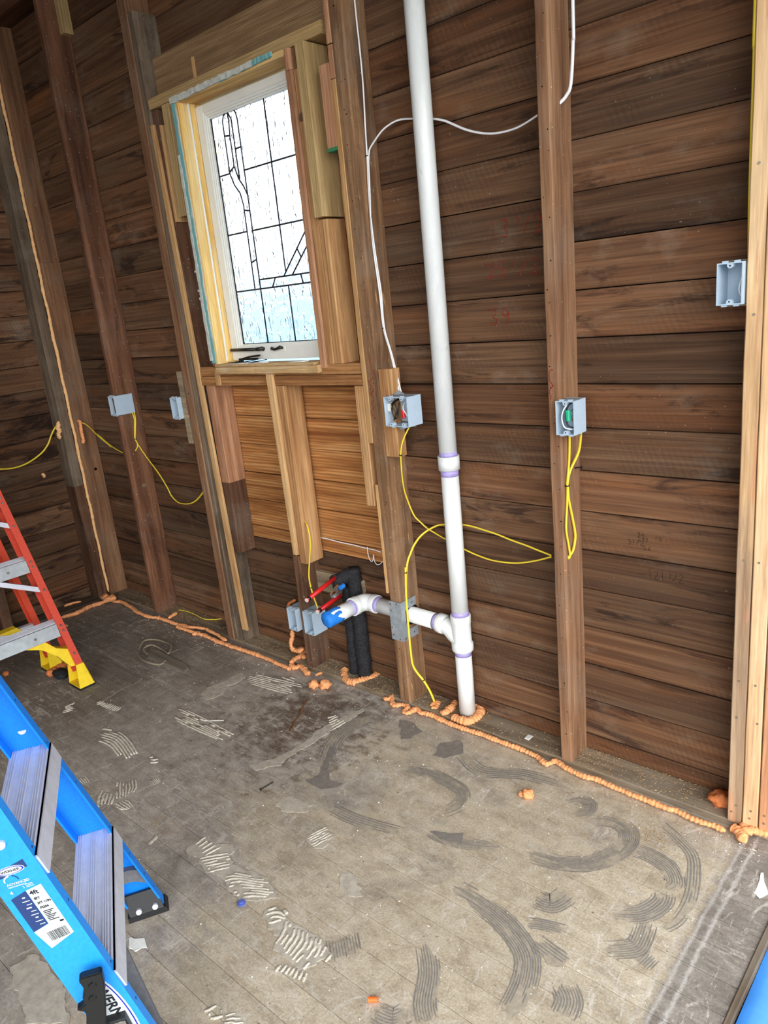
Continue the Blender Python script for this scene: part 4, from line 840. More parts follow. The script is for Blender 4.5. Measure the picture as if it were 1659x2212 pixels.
# stool, apron and hardware
timber('stool', 'sillp', 'x', -2.585, -1.992, (-0.130, -0.046), (1.3135, 1.3235), win, ch=0.003, n=30, jit=0.001)
timber('stool_edge', 'sillp', 'x', -2.583, -1.975, (-0.1285, -0.1075), (1.284, 1.3125), win, ch=0.003, n=24, jit=0.0012)
mb = MB(); mb.tube([(-2.548, -0.062, 1.3745), (-2.40, -0.062, 1.3735)], 0.0065, 10); mb.tube([(-2.40, -0.062, 1.3735), (-2.372, -0.066, 1.374), (-2.36, -0.055, 1.3755), (-2.36, -0.046, 1.372)], [0.006, 0.0075, 0.008, 0.009], 10)
mb.build('casement_handle', 'iron', sash, True)
mb = MB(); mb.box(-2.31, -2.232, -0.0475, -0.045, 1.3615, 1.381); mb.build('latch_plate', 'sashp', sash)
mb = MB(); mb.tube([(-2.306, -0.052, 1.370), (-2.296, -0.056, 1.374), (-2.28, -0.06, 1.369), (-2.262, -0.062, 1.372), (-2.246, -0.058, 1.377), (-2.238, -0.05, 1.373)], [0.004, 0.007, 0.005, 0.005, 0.007, 0.004], 8)
mb.build('latch', 'iron', sash, True)
op = thing('hinge_arm', 'dark tangled metal casement arm lying on the window stool', 'hardware', (-2.45, -0.09, 1.3235))
mb = MB(); mb.box(-2.478, -2.36, -0.085, -0.079, 1.334, 1.342); mb.tube([(-2.478, -0.082, 1.336), (-2.42, -0.075, 1.346), (-2.36, -0.07, 1.35)], 0.004, 6); mb.build('arm', 'iron', op)
mb = MB()
for i in range(6):
    a = RND.uniform(-.4, .4); x = -2.50+0.035*i; mb.tube([(x-.03, -0.10-.01*(i % 3), 1.328), (x+.03, -0.092+.01*a, 1.331+.004*(i % 2))], 0.0016, 5)
mb.build('link', 'lead', op)
for i, (x, w) in enumerate(((-2.33, .05), (-2.44, .06), (-2.10, .05))):
    mb = MB(); mb.prism([(-w, -.01), (-w*.3, -.018), (w*.8, -.012), (w, .008), (0, .014)], lambda a, b: (x+a, -0.105+b, 1.3242), lambda a, b: (x+a, -0.105+b, 1.3255+0.002*(a > 0)))
    tag(mb.build('paint_flake', 'paper'), ['white paint flake on the window stool, in the middle', 'white paint flake under the metal arm on the window stool', 'white paint flake at the right end of the window stool'][i], 'debris', 'paint flakes on the stool')

# ------------------------------------------------------------------ electrical boxes
def elec_box(label, x0, x1, z0, z1, yf, yb, bosses=1, ears=True, hook=None, group='grey device boxes', taper=0.0):
    p = thing('outlet_box', label, 'outlet box', ((x0+x1)/2, yb, z0), group)
    w = 0.0028; mb = MB()
    def shell(xa, xb, za, zb):
        mb.box(xa, xb, yf, yb, za, zb)
    mb.box(x0, x0+w, yf, yb, z0, z1); mb.box(x1-w, x1, yf, yb, z0, z1)
    mb.box(x0+w, x1-w, yf, yb, z0, z0+w); mb.box(x0+w, x1-w, yf, yb, z1-w, z1)
    mb.box(x0+w, x1-w, yb-w, yb, z0+w, z1-w)
    bx = mb.build('box_body', 'box', p)
    for i in range(bosses):
        cx = x0+(x1-x0)*(i+0.5)/bosses
        for zc, sg in ((z1-w, -1), (z0+w, 1)):
            m = MB(); pts = [(cx-0.007, zc)]+[(cx+0.007*math.cos(a), zc+sg*(0.003+0.007*math.sin(a))) for a in [math.pi-math.pi*k/6 for k in range(7)]]+[(cx+0.007, zc)]
            m.prism(pts, lambda a, b: (a, yf+0.001, b), lambda a, b: (a, yf+0.018, b)); s_ = m.build('screw_boss', 'box', p)
            m = MB(); m.cyl((cx, yf+0.0004, zc+sg*0.0045), (cx, yf+0.003, zc+sg*0.0045), 0.0018, 8); m.build('screw_hole', 'hole', s_)
    if ears:
        for cx in (x0+(x1-x0)*0.28, x0+(x1-x0)*0.74):
            for zc, h_ in ((z1, 0.004), (z0-0.004, 0.004)):
                m = MB(); m.box(cx-0.006, cx+0.006, yf+0.004, yf+0.011, zc, zc+h_); m.build('mounting_ear', 'box', p)
        for zc in (z1+0.003, z0-0.003):
            m = MB(); m.cyl((x0+0.2*(x1-x0), yf+0.022, zc), (x1+0.004, yf+0.03, zc), 0.0016, 6); m.build('fixing_nail', 'steel', p)
    return p
def wires(p, paths):
    for mat, r, pts in paths:
        mb = MB(); mb.tube(catmull(pts, 5), r, 7); mb.build('wire', mat, p, True)
GB = 'grey device boxes on the studs'
ba = elec_box('double-width grey box with black wires and a red wire nut, left of the white pipe', -1.661, -1.559, 1.105, 1.2035, -0.142, -0.070, bosses=2, group=GB)
wires(ba, [('wblack', .0021, [(-1.65, -.085, 1.19), (-1.642, -.125, 1.165), (-1.628, -.13, 1.13), (-1.618, -.125, 1.14), (-1.62, -.11, 1.18)]),
           ('wblack', .0021, [(-1.64, -.085, 1.19), (-1.636, -.13, 1.18), (-1.622, -.133, 1.15), (-1.632, -.13, 1.125), (-1.642, -.11, 1.13)]),
           ('wblack', .0021, [(-1.612, -.085, 1.195), (-1.625, -.125, 1.185), (-1.615, -.13, 1.16), (-1.628, -.12, 1.14)]),
           ('white', .0021, [(-1.645, -.085, 1.195), (-1.652, -.12, 1.175), (-1.648, -.125, 1.15)]),
           ('white', .0021, [(-1.60, -.085, 1.195), (-1.592, -.125, 1.17), (-1.58, -.13, 1.15), (-1.572, -.12, 1.13)]),
           ('white', .0021, [(-1.585, -.085, 1.197), (-1.578, -.12, 1.175), (-1.57, -.125, 1.16)]),
           ('copper', .0014, [(-1.61, -.085, 1.11), (-1.615, -.12, 1.12), (-1.632, -.125, 1.118)])])
m = MB(); m.cyl((-1.592, -.128, 1.158), (-1.586, -.132, 1.132), 0.008, 10, 0.0055); m.build('wire_nut', 'wred', ba)
m = MB(); m.box(-1.655, -1.645, -.132, -.122, 1.155, 1.18); m.build('push_connector', 'paper', ba)
for zc, s_ in ((1.2035, 1), (1.105, -1)):
    m = MB(); m.prism([(-1.648, zc), (-1.618, zc+s_*.018), (-1.596, zc+s_*.008), (-1.596, zc)], lambda a, b: (a, -.112, b), lambda a, b: (a, -.109, b)); m.build('mounting_bracket', 'galv', ba)
bb = tag(timber('nailer_block', 'lumber', 'z', 0.991, 1.291, (-1.7067, -1.646), (-0.106, -0.062), None, ch=0.003), 'short light pine nailer block behind the double grey box', 'lumber')
bx = elec_box('grey box with a green wire nut on the brown stud right of the pipe', -1.029, -0.972, 1.102, 1.1975, -0.132, -0.064, group=GB)
wires(bx, [('white', .0021, [(-.99, -.07, 1.19), (-1.0, -.12, 1.185), (-1.012, -.128, 1.155), (-1.004, -.13, 1.125), (-.985, -.12, 1.117)]),
           ('wblack', .0021, [(-.985, -.07, 1.19), (-.992, -.118, 1.188), (-1.002, -.124, 1.16), (-.995, -.126, 1.13), (-.982, -.118, 1.122)]),
           ('copper', .0014, [(-.98, -.07, 1.18), (-.986, -.118, 1.17), (-.984, -.12, 1.14)]),
           ('yellow', .0042, [(-.978, -.07, 1.105), (-.98, -.09, 1.12), (-.98, -.1, 1.16)])])
m = MB(); m.cyl((-.994, -.127, 1.172), (-.992, -.129, 1.142), 0.008, 10, 0.0065); m.build('wire_nut', 'wgreen', bx)
elec_box('grey box turned away on the round-edged stud near the corner', -3.493, -3.438, 1.091, 1.187, -0.142, -0.040, group=GB)
elec_box('narrow grey box left of the doubled stud beside the window', -2.975, -2.921, 1.087, 1.183, -0.122, -0.055, group=GB)
tag(timber('wood_slat', 'olds', 'z', 0.972, 1.297, (-2.917, -2.884), (-0.1, -0.088), None, ch=0.001, b1=(-2.921, -2.886)), 'thin grey slat left of the doubled stud, behind the narrow grey box', 'lumber')
elec_box('small grey box left of the dark stub near the floor', -2.347, -2.2925, 0.190, 0.290, -0.130, -0.062, group=GB)
bf = elec_box('small grey box right of the dark stub, under the red pipes', -2.2465, -2.187, 0.195, 0.296, -0.130, -0.054, group=GB)
wires(bf, [('white', .0018, [(-2.21, -.07, .285), (-2.205, -.105, .27), (-2.207, -.115, .22)])])
bg_ = elec_box('pale grey box on the left face of the bundled studs at the right', -0.608, -0.5505, 1.425, 1.519, -0.122, -0.048, group=GB)
wires(bg_, [('white', .0019, [(-.565, -.06, 1.512), (-.557, -.1, 1.49), (-.563, -.105, 1.46), (-.558, -.1, 1.44)]), ('wblack', .0019, [(-.56, -.06, 1.512), (-.556, -.095, 1.48), (-.557, -.1, 1.45)])])

# ------------------------------------------------------------------ cables
WG = 'white cables'; YGp = 'yellow cables'
cable('electrical_cable', 'white_a', 'white', 'white cable running straight down the rough stud into the double box', group=WG, staples=(0.42, 0.78))
cable('electrical_cable', 'white_b', 'white', 'white cable looping behind the white pipe between the two studs', group=WG)
cable('electrical_cable', 'white_c', 'white', 'white cable hanging down at the top right, entering the stud', r=0.0055, flat=0.8, group=WG)
cable('electrical_cable', 'white_b2', 'white', 'white cable doubled beside the straight one above the double box', group=WG)
cable('electrical_cable', 'yellow_a', 'yellow', 'yellow cable from the double box swinging low behind the white pipe', group=YGp, staples=(0.12,))
cable('electrical_cable', 'yellow_b', 'yellow', 'yellow cable arching behind the pipe then dropping past the nail plate to the floor', group=YGp, staples=(0.66, 0.9))
cable('electrical_cable', 'yellow_c', 'yellow', 'yellow cable hanging in a loop, right strand, below the box with the green nut', r=0.0058, group=YGp, staples=(0.35,))
cable('electrical_cable', 'yellow_c2', 'yellow', 'yellow cable hanging in a loop, left strand, below the box with the green nut', r=0.0052, group=YGp)
cable('electrical_cable', 'yellow_d', 'yellow', 'yellow cable sagging from the turned-away box to the doubled stud', group=YGp, staples=(0.2,))
cable('electrical_cable', 'yellow_d2', 'yellow', 'short yellow cable dropping from the turned-away box into its stud', group=YGp)
cable('electrical_cable', 'yellow_e', 'yellow', 'yellow cable from the foamed corner hole to the round-edged stud', group=YGp)
cable('electrical_cable', 'yellow_f', 'yellow', 'yellow cable sagging left from the corner along the left wall', group=YGp)
cable('electrical_cable', 'yellow_h', 'yellow', 'yellow cable coming out of the cripple under the window down to the small box', group=YGp, staples=(0.72,))
cable('electrical_cable', 'yellow_i', 'yellow', 'yellow cable lying on the sole plate between corner and doubled stud', group=YGp, r=0.004)
cable('electrical_cable', 'yellow_g', 'yellow', 'yellow cable down the left edge of the bundled studs to the pale box', group=YGp, r=0.0045)
cable('caulk_bead', 'twine', 'white', 'white bead of caulk along a board joint under the window', r=0.0022, flat=1, cat='caulk')
cable('hook_wire', 'hook_wire', 'white', 'thin white curled wire hanging from the board joint under the window', r=0.0014, flat=1, cat='wire')

# ------------------------------------------------------------------ drain plumbing
PX, PY = -1.4775, -0.051; PR = 0.0302
dp = thing('drain_pipe', 'white plastic drain stack with tee and side branch, standing in orange foam', 'pipe', (PX, PY, 0.02))
def vtube(name, z0, z1, r, mat, seg=24):
    m = MB(); m.cyl((PX, PY, z0), (PX, PY, z1), r, seg); return m.build(name, mat, dp, True)
def flatshade(o):
    for p_ in o.data.polygons:
        p_.use_smooth = len(p_.vertices) <= 4
for a in (('lower_pipe', PT+.0005, 0.285, PR, 'pvc'), ('middle_pipe', 0.425, 0.95, PR, 'pvc'), ('upper_pipe', 0.985, 2.948, PR, 'pvc'),
          ('coupling', 0.949, 0.996, 0.0365, 'pvc'), ('primer_band', 0.996, 1.010, 0.0306, 'primer'), ('primer_band', 0.927, 0.949, 0.0306, 'primer'),
          ('primer_band', 0.419, 0.435, 0.0306, 'primer'), ('primer_band', 0.262, 0.284, 0.0306, 'primer')):
    flatshade(vtube(*a))
m = MB()
prof = [(0.281, 0.0375), (0.286, 0.0395), (0.308, 0.0395), (0.312, 0.037), (0.316, 0.0345), (0.385, 0.0345), (0.390, 0.036), (0.416, 0.037), (0.419, 0.0355)]
m.loft([[(PX+r*math.cos(6.28318*k/24), PY+r*math.sin(6.28318*k/24), z) for k in range(24)] for z, r in prof])
flatshade(m.build('tee_fitting', 'pvc', dp, True))
m = MB()
pts = catmull([(PX, PY, 0.318), (PX-0.03, PY, 0.334), (PX-0.05, PY, 0.353), (PX-0.075, PY, 0.364)], 5)
m.tube(pts, [0.031+0.001*i/len(pts) for i in range(len(pts))], 20)
m.tube([(PX-0.070, PY, 0.3632), (PX-0.074, PY, 0.3638), (PX-0.098, PY, 0.3652), (PX-0.100, PY, 0.3652)], [0.032, 0.037, 0.037, 0.0345], 20)
flatshade(m.build('tee_branch', 'pvc', dp, True))
BZ0, BZ1 = 0.366, 0.3735
EX = -1.942
m = MB(); m.tube([(PX-0.099, PY, BZ0), (EX+0.04, PY, BZ1)], PR, 22); flatshade(m.build('branch_pipe', 'pvc', dp, True))
m = MB(); m.tube([(PX-0.100, PY, BZ0), (PX-0.116, PY, BZ0)], 0.0307, 22); flatshade(m.build('primer_band', 'primer', dp, True))
m = MB(); pts = catmull([(EX+0.062, PY, BZ1), (EX+0.030, PY, BZ1), (EX+0.004, PY-0.01, BZ1), (EX-0.006, PY-0.036, BZ1), (EX-0.008, PY-0.07, BZ1)], 6)
m.tube(pts, [0.037 if i < 5 or i > len(pts)-6 else 0.0345 for i in range(len(pts))], 20); flatshade(m.build('elbow', 'pvc', dp, True))
m = MB(); m.tube([(EX+0.062, PY, BZ1), (EX+0.078, PY, BZ1)], 0.0307, 22); flatshade(m.build('primer_band', 'primer', dp, True))
m = MB(); m.tube([(EX-0.008, PY-0.068, BZ1), (EX-0.030, -0.235, 0.362)], PR, 22); flatshade(m.build('stub_pipe', 'pvc', dp, True))
m = MB(); m.tube([(EX-0.008, PY-0.07, BZ1), (EX-0.0095, PY-0.083, BZ1-.001)], 0.0307, 22); flatshade(m.build('primer_band', 'primer', dp, True))
m = MB(); rings = []
a = Vector((EX-0.022, -0.185, 0.366)); b = Vector((EX-0.033, -0.250, 0.360)); d_ = (b-a).normalized(); u_ = d_.orthogonal().normalized(); w_ = d_.cross(u_)
for i in range(9):
    f = i/8; p_ = a+(b-a)*f; ring = []
    for k in range(24):
        an = 6.28318*k/24; rr = 0.0318+0.0022*mnoise.noise(Vector((math.cos(an)*2, math.sin(an)*2, f*3)))
        if i == 8: rr *= 0.7
        q_ = p_+rr*(math.cos(an)*u_+math.sin(an)*w_)
        if i == 0: q_ = q_+d_*0.02*mnoise.noise(Vector((math.cos(an)*1.8, math.sin(an)*1.8, 4)))
        ring.append(q_)
    rings.append(ring)
m.loft(rings); m.build('tape_wrap', 'bluetape', dp, True)
# nail plate
np_ = thing('nail_plate', 'folded galvanised steel plate with nails guarding the pipe through the rough stud', 'plate', (-1.733, -0.11, 0.28))
m = MB(); m.box(-1.762, -1.7055, -0.1115, -0.1095, 0.280, 0.437); m.build('front_flange', 'galv', np_)
m = MB(); m.box(-1.7055, -1.7035, -0.1115, -0.024, 0.402, 0.437); m.box(-1.7055, -1.7035, -0.1115, -0.024, 0.280, 0.318); m.box(-1.7055, -1.7035, -0.1115, -0.088, 0.318, 0.402); m.build('side_flange', 'galv', np_)
for x, z in ((-1.752, .425), (-1.752, .40), (-1.722, .43), (-1.75, .30), (-1.72, .288), (-1.755, .33)):
    m = MB(); m.cyl((x, -0.1135, z), (x, -0.11, z), 0.0035, 10); m.build('nail_head', 'steel', np_)
for y_, z in ((-.05, .42), (-.05, .298), (-.10, .29)):
    m = MB(); m.cyl((-1.7042, y_, z), (-1.7015, y_, z), 0.0035, 10); m.build('nail_head', 'steel', np_)

# water supply
ws = thing('water_supply', 'pair of black insulated water pipes with chrome valves and red stubs, in orange foam', 'pipe', (-2.01, -0.055, 0.0))
def fuzz(path, r, seg=20, ds=0.006, amp=0.16):
    pts = resample(catmull(path, 8), ds); m = MB(); rings = []
    for i, p_ in enumerate(pts):
        d_ = (pts[min(i+1, len(pts)-1)]-pts[max(i-1, 0)]).normalized(); u_ = Vector((0, 1, 0.001)); u_ = (u_-d_*u_.dot(d_)).normalized() if abs(d_.y) < .95 else Vector((0, 0, 1)); w_ = d_.cross(u_)
        rings.append([p_+r*(1+amp*mnoise.noise(p_*40+Vector((math.cos(a), math.sin(a), 0))*1.3))*(math.cos(a)*u_+math.sin(a)*w_) for a in [6.28318*k/seg for k in range(seg)]])
    m.loft(rings); return m.build('insulation', 'rubberfoam', ws, True)
fuzz([(-2.066, -0.034, 0.020), (-2.062, -0.033, 0.19), (-2.057, -0.031, 0.35), (-2.048, -0.033, 0.41)], 0.0265)
fuzz([(-2.010, -0.034, 0.020), (-2.009, -0.033, 0.235), (-2.012, -0.032, 0.405), (-2.014, -0.032, 0.498)], 0.029)
fuzz([(-2.018, -0.04, 0.476), (-2.036, -0.060, 0.466), (-2.047, -0.080, 0.452), (-2.050, -0.084, 0.415)], 0.026)
fuzz([(-2.052, -0.05, 0.458), (-2.060, -0.09, 0.461), (-2.056, -0.105, 0.466)], 0.0185)
for p_, q_ in (((-2.056, -.095, .468), (-2.049, -.262, .437)), ((-2.046, -.085, .392), (-2.038, -.225, .376))):
    m = MB(); m.tube([p_, q_], 0.0088, 14); r_ = m.build('supply_stub', 'pex', ws, True)
    d_ = (Vector(q_)-Vector(p_)).normalized(); m = MB(); m.tube([Vector(q_)-d_*.016, Vector(q_)-d_*.004], 0.0096, 14); m.build('crimp_ring', 'wblack', r_, True)
    m = MB(); m.tube([Vector(q_)-d_*.004, Vector(q_)+d_*.003], 0.0085, 14); m.build('stub_plug', 'pexend', r_)
for a, b, r_ in (((-2.030, -.10, .440), (-2.024, -.128, .436), .013), ((-2.040, -.095, .416), (-2.048, -.132, .403), .0155), ((-2.030, -.11, .43), (-2.042, -.115, .41), .008)):
    m = MB(); m.cyl(a, b, r_, 6); m.build('valve_fitting', 'chrome', ws)
m = MB(); m.cyl((-2.006, -.10, .447), (-2.004, -.122, .444), .0095, 10); m.build('valve_tape', 'bluetape', ws)
tag(timber('backing_block', 'olds', 'x', -2.268, -1.984, (-0.022, -0.002), (0.352, 0.440), None, ch=0.002, n=12, jit=0.001), 'weathered board piece on the wall behind the black pipes', 'lumber')

# ------------------------------------------------------------------ spray foam
FG = 'orange spray foam beads and lumps'
foam('foam_bead', 'foam_v', 'long vertical orange foam bead in the joint of the corner posts', r=0.0078, mat='foam_pale', ds=0.012, group=FG, squash=1.0, ridge=0.08, wob=0.05)
foam('foam_bead', 'foam_left', 'orange foam bead at the foot of the left wall, by the red ladder', r=0.013, group=FG, zmin=0.0)
foam('foam_bead', 'foam_main', 'orange foam bead along the floor from the corner to the dark stub', r=0.0095, group=FG, zmin=0.0)
foam('foam_bead', 'foam_main2', 'second thin orange foam bead left of the doubled stud base', r=0.008, group=FG, zmin=0.0)
foam('foam_bead', 'foam_mid', 'long orange foam bead along the floor from the rough stud to the bundled studs', r=0.0092, group=FG, zmin=0.0)
foam('foam_bead', 'foam_ring', 'orange foam ring round the feet of the black pipes', r=0.017, group=FG, zmin=0.0)
foam('foam_bead', 'foam_pipe_b', 'orange foam squiggle left of the white pipe foot', r=0.013, group=FG, zmin=0.0)
foam('foam_bead', 'foam_pipe_c', 'thick orange foam collar round the white pipe foot', r=0.018, group=FG, zmin=0.0)
foam('foam_lump', 'foam_pipe_a', 'orange foam lump where the yellow cable meets the floor', r=0.012, group=FG, zmin=0.0)
foam('foam_lump', 'foam_bit1', 'strip of orange foam on the left wall plate by the corner', r=0.009, group=FG, zmin=0.0)
foam('foam_lump', 'foam_bit2', 'small orange foam scrap on the floor right of the red ladder rail', r=0.008, group=FG, zmin=0.0)
foam('foam_lump', 'foam_bit3', 'orange foam scrap at the foot of the round-edged stud', r=0.010, group=FG, zmin=0.018)
foam('foam_lump', 'foam_lump1', 'orange foam scrap in front of the bead left of the doubled stud', r=0.010, group=FG, zmin=0.0)
foam('foam_lump', 'foam_lump2', 'orange foam heap on the floor in front of the dark stub', r=0.013, group=FG, zmin=0.0)
foam('foam_lump', 'foam_lump3', 'tangled orange foam heap at the left foot of the dark stub', r=0.012, group=FG, zmin=0.0)
foam('foam_lump', 'foam_lump4', 'little orange foam scrap right of the dark stub foot', r=0.007, group=FG, zmin=0.0)
foam('foam_drip', 'foam_drip', 'orange foam drip hanging below the left small grey box', r=0.009, group=FG, squash=1)
foam('foam_drip', 'foam_drip2', 'thin orange foam strand above the left small grey box', r=0.006, mat='foam_old', group=FG, squash=1)
foam('foam_drip', 'foam_h1', 'orange foam drip below the cable hole on the right corner stud', r=0.0085, group=FG, squash=1)
foam('foam_drip', 'foam_h2', 'orange foam drip below the cable hole on the left corner stud', r=0.011, mat='foam_pale', group=FG, squash=1)
foam('foam_drip', 'foam_w', 'small orange foam spot stuck on the left wall boards', r=0.010, mat='foam_pale', group=FG, squash=1)
foam('foam_bead', 'foam_post_a', 'orange foam roll slanting in front of the bundled studs', r=0.014, group=FG, zmin=0.0)
foam('foam_bead', 'foam_post_b', 'orange foam bead at the foot of the bundled studs', r=0.012, group=FG, zmin=0.0)
m = MB(); x, y = D['foam_main'][0][:2]
for i in range(9): blob(m, (x-0.01+RND.uniform(-.045, .05), y+RND.uniform(-.03, .02), 0.016+RND.uniform(-.004, .012)), RND.uniform(.012, .022), seed=i*1.7, zmin=0.0, seg=14)
tag(m.build('foam_lump', 'foam', None, True), 'knot of orange foam at the foot of the corner posts', 'foam', FG)
for nm, r_, z_, mt, lb in (('foam_ball1', .022, 0, 'foam', 'left one of two orange foam nuggets in front of the dark stub'), ('foam_ball2', .026, 0, 'foam', 'right one of two orange foam nuggets in front of the dark stub'),
                           ('foam_post_ball', .030, PT, 'foam_old', 'orange foam ball on the sole plate beside the bundled studs'), ('foam_floor_ball', .019, 0, 'foam', 'lone orange foam crumb on the open floor')):
    m = MB(); p_ = D[nm][0]; blob(m, (p_[0], p_[1], z_+r_*.55), r_, seed=p_[0]*7, zmin=z_, amp=.5)
    if nm == 'foam_floor_ball': blob(m, (p_[0]-.02, p_[1]-.004, .006), .010, seed=2, zmin=0)
    tag(m.build('foam_nugget', mt, None, True), lb, 'foam', FG)

# ------------------------------------------------------------------ ladders
def frame_ladder(O, dvec, nvec, lean, flare):
    O = Vector(O); d_ = Vector(dvec).normalized(); n_ = Vector(nvec).normalized()
    def P(u, v, z): return O + d_*u + n_*(v - lean*z) + Vector((0, 0, z))
    return P
def rail(P, s, w0, fl, z0, z1, depth, flw, name, mat, parent, tw=0.004, voff=0.0, inward=1):
    """C-section rail: web + two flanges turned inward"""
    def W(z): return w0-fl*z
    mb = MB()
    def bar(ua, ub, va, vb):
        q = []
        for z in (z0, z1):
            w = W(z)
            q += [P(s*(w-ua), va+voff, z), P(s*(w-ub), va+voff, z), P(s*(w-ub), vb+voff, z), P(s*(w-ua), vb+voff, z)]
        mb.hexa(q)
    bar(0, tw, 0, -depth); bar(tw, flw, 0, -0.005); bar(tw, flw, -depth+0.005, -depth)
    return mb.build(name, mat, parent)
# --- blue stepladder in the foreground
bl = thing('step_ladder', 'blue fibreglass step ladder with ribbed aluminium steps, in the left foreground', 'ladder', (-1.4175, -1.361, 0))
Pb = frame_ladder((-1.4175, -1.361, 0), (.8785, -.4778, 0), (.4778, .8785, 0), 0.30, 0)
HB = 1.12
fr = rail(Pb, -1, 0.278, 0.09, 0.012, HB, 0.087, 0.032, 'far_rail', 'bluefgin', bl)
nr = rail(Pb, 1, 0.250, 0.09, 0.012, HB, 0.087, 0.030, 'near_rail', 'bluefg', bl)
for k, z in enumerate((0.29, 0.58, 0.87)):
    a, b = -(0.278-0.09*z)+0.0045, (0.250-0.09*z)-0.0045
    m = MB()
    m.hexa([Pb(a, -.083, z-.004), Pb(b, -.083, z-.004), Pb(b, .004, z-.004), Pb(a, .004, z-.004), Pb(a, -.083, z), Pb(b, -.083, z), Pb(b, .004, z), Pb(a, .004, z)])
    m.hexa([Pb(a, .0, z-.046), Pb(b, .0, z-.046), Pb(b, .004, z-.046), Pb(a, .004, z-.046), Pb(a, .0, z-.0), Pb(b, .0, z-.0), Pb(b, .004, z-.0), Pb(a, .004, z-.0)])
    m.hexa([Pb(a, -.086, z-.04), Pb(b, -.086, z-.04), Pb(b, -.083, z-.04), Pb(a, -.083, z-.04), Pb(a, -.086, z), Pb(b, -.086, z), Pb(b, -.083, z), Pb(a, -.083, z)])
    st_ = m.build('step', 'alum', bl)
    m = MB()
    for v in (-.080, -.075, -.070, -.052, -.047, -.042, -.037, -.020, -.015, -.010, -.003):
        m.hexa([Pb(a, v-.0013, z), Pb(b, v-.0013, z), Pb(b, v+.0013, z), Pb(a, v+.0013, z), Pb(a, v-.0006, z+.0022), Pb(b, v-.0006, z+.0022), Pb(b, v+.0006, z+.0022), Pb(a, v+.0006, z+.0022)])
    m.build('tread_rib', 'alum', st_)['kind'] = 'stuff'
    for sgn, w in ((-1, 0.278), (1, 0.250)):
        for vz in ((-.035,) if abs(z-.58) < .01 else ()):
            m = MB(); u = sgn*(w-0.09*(z+.012)); u2 = u+(0.003 if sgn > 0 else -0.003)
            m.cyl(Pb(u-sgn*.0035, vz, z+.05 if sgn < 0 else z+.045), Pb(u2 if sgn > 0 else u+.0075, vz, z+.05 if sgn < 0 else z+.045), 0.009, 14)
            m.build('rivet', 'alum', bl)
for z in (.07, .12, .20, .30, .46, .59, .72):      # small holes in the front flanges
    for sgn, w in ((-1, 0.278), (1, 0.250)):
        m = MB(); u = sgn*(w-0.09*z-0.018); m.cyl(Pb(u, -.0005, z), Pb(u, .0007, z), 0.0032, 10); m.build('flange_hole', 'lbln', bl)
# boots
for sgn, w0 in ((-1, 0.278), (1, 0.250)):
    W = lambda z: sgn*(w0-.09*z)
    W2 = lambda z, t_: sgn*(w0-.09*z-t_)
    m = MB()
    m.hexa([Pb(W2(0, -.006), -.098, 0), Pb(W2(0, .050), -.098, 0), Pb(W2(0, .050), .006, 0), Pb(W2(0, -.006), .006, 0), Pb(W2(.014, -.004), -.094, .014), Pb(W2(.014, .046), -.094, .014), Pb(W2(.014, .046), .003, .014), Pb(W2(.014, -.004), .003, .014)])
    m.build('foot_pad', 'blackp', bl)
    m = MB()
    m.hexa([Pb(W2(.014, .040), -.088, .014), Pb(W2(.014, .045), -.088, .014), Pb(W2(.014, .045), -.001, .014), Pb(W2(.014, .040), -.001, .014), Pb(W2(.062, .010), -.086, .062), Pb(W2(.062, .016), -.086, .062), Pb(W2(.062, .016), -.001, .062), Pb(W2(.062, .010), -.001, .062)])
    f_ = m.build('foot_bracket', 'blackp', bl)
    for v in (-.062, -.02):
        m = MB(); m.cyl(Pb(W2(.022, .038), v, .022), Pb(W2(.022, .0455), v, .0235), .0075, 12); m.build('rivet', 'alum', f_)
    # arch brace from below the first step to the foot
    m = MB(); rings = []
    N_ = 14
    for i in range(N_+1):
        v = -.084+.083*i/N_; x = (i/N_-.5)*2
        zl = .092+.026*(1-x*x); zt = .150-.012*abs(x)**3
        rings.append([Pb(W2(zl, .006), v, zl), Pb(W2(zl, .030), v, zl), Pb(W2(zt, .022), v, zt), Pb(W2(zt, .006), v, zt)])
    m.loft(rings); m.build('boot_arch', 'greyp', bl)
    m = MB()
    m.hexa([Pb(W2(.02, .034), -.080, .02), Pb(W2(.02, .046), -.080, .02), Pb(W2(.02, .046), -.004, .02), Pb(W2(.02, .034), -.004, .02),
            Pb(sgn*.085, -.075, .243), Pb(sgn*.075, -.075, .243), Pb(sgn*.075, -.006, .243), Pb(sgn*.085, -.006, .243)])
    if sgn > 0: m.build('knee_brace', 'greyp', bl)
# top cap and rear legs (outside the picture)
m = MB(); m.hexa([Pb(-.20, -.23, HB), Pb(.18, -.23, HB), Pb(.18, .01, HB), Pb(-.20, .01, HB), Pb(-.195, -.225, HB+.06), Pb(.175, -.225, HB+.06), Pb(.175, .005, HB+.06), Pb(-.195, .005, HB+.06)]); m.build('top_cap', 'bluefg', bl)
for sgn, w0 in ((-1, .278), (1, .250)):
    m = MB(); q = []
    for z, v in ((0.0, -.62), (HB, -.13+.0)):
        vv = v + .30*z if z == 0 else v
        for du, dv in ((0, 0), (.02, 0), (.02, -.04), (0, -.04)): q.append(Pb(sgn*(w0-.09*z-.004-du), vv+dv, z))
    m.hexa(q); m.build('rear_leg', 'bluefg', bl)
m = MB(); m.hexa([Pb(-.25, -.50-.03, .26), Pb(.22, -.53, .26), Pb(.22, -.50, .26), Pb(-.25, -.50, .26), Pb(-.25, -.53, .29), Pb(.22, -.53, .29), Pb(.22, -.50, .29), Pb(-.25, -.50, .29)]); m.build('rear_brace', 'alum', bl)
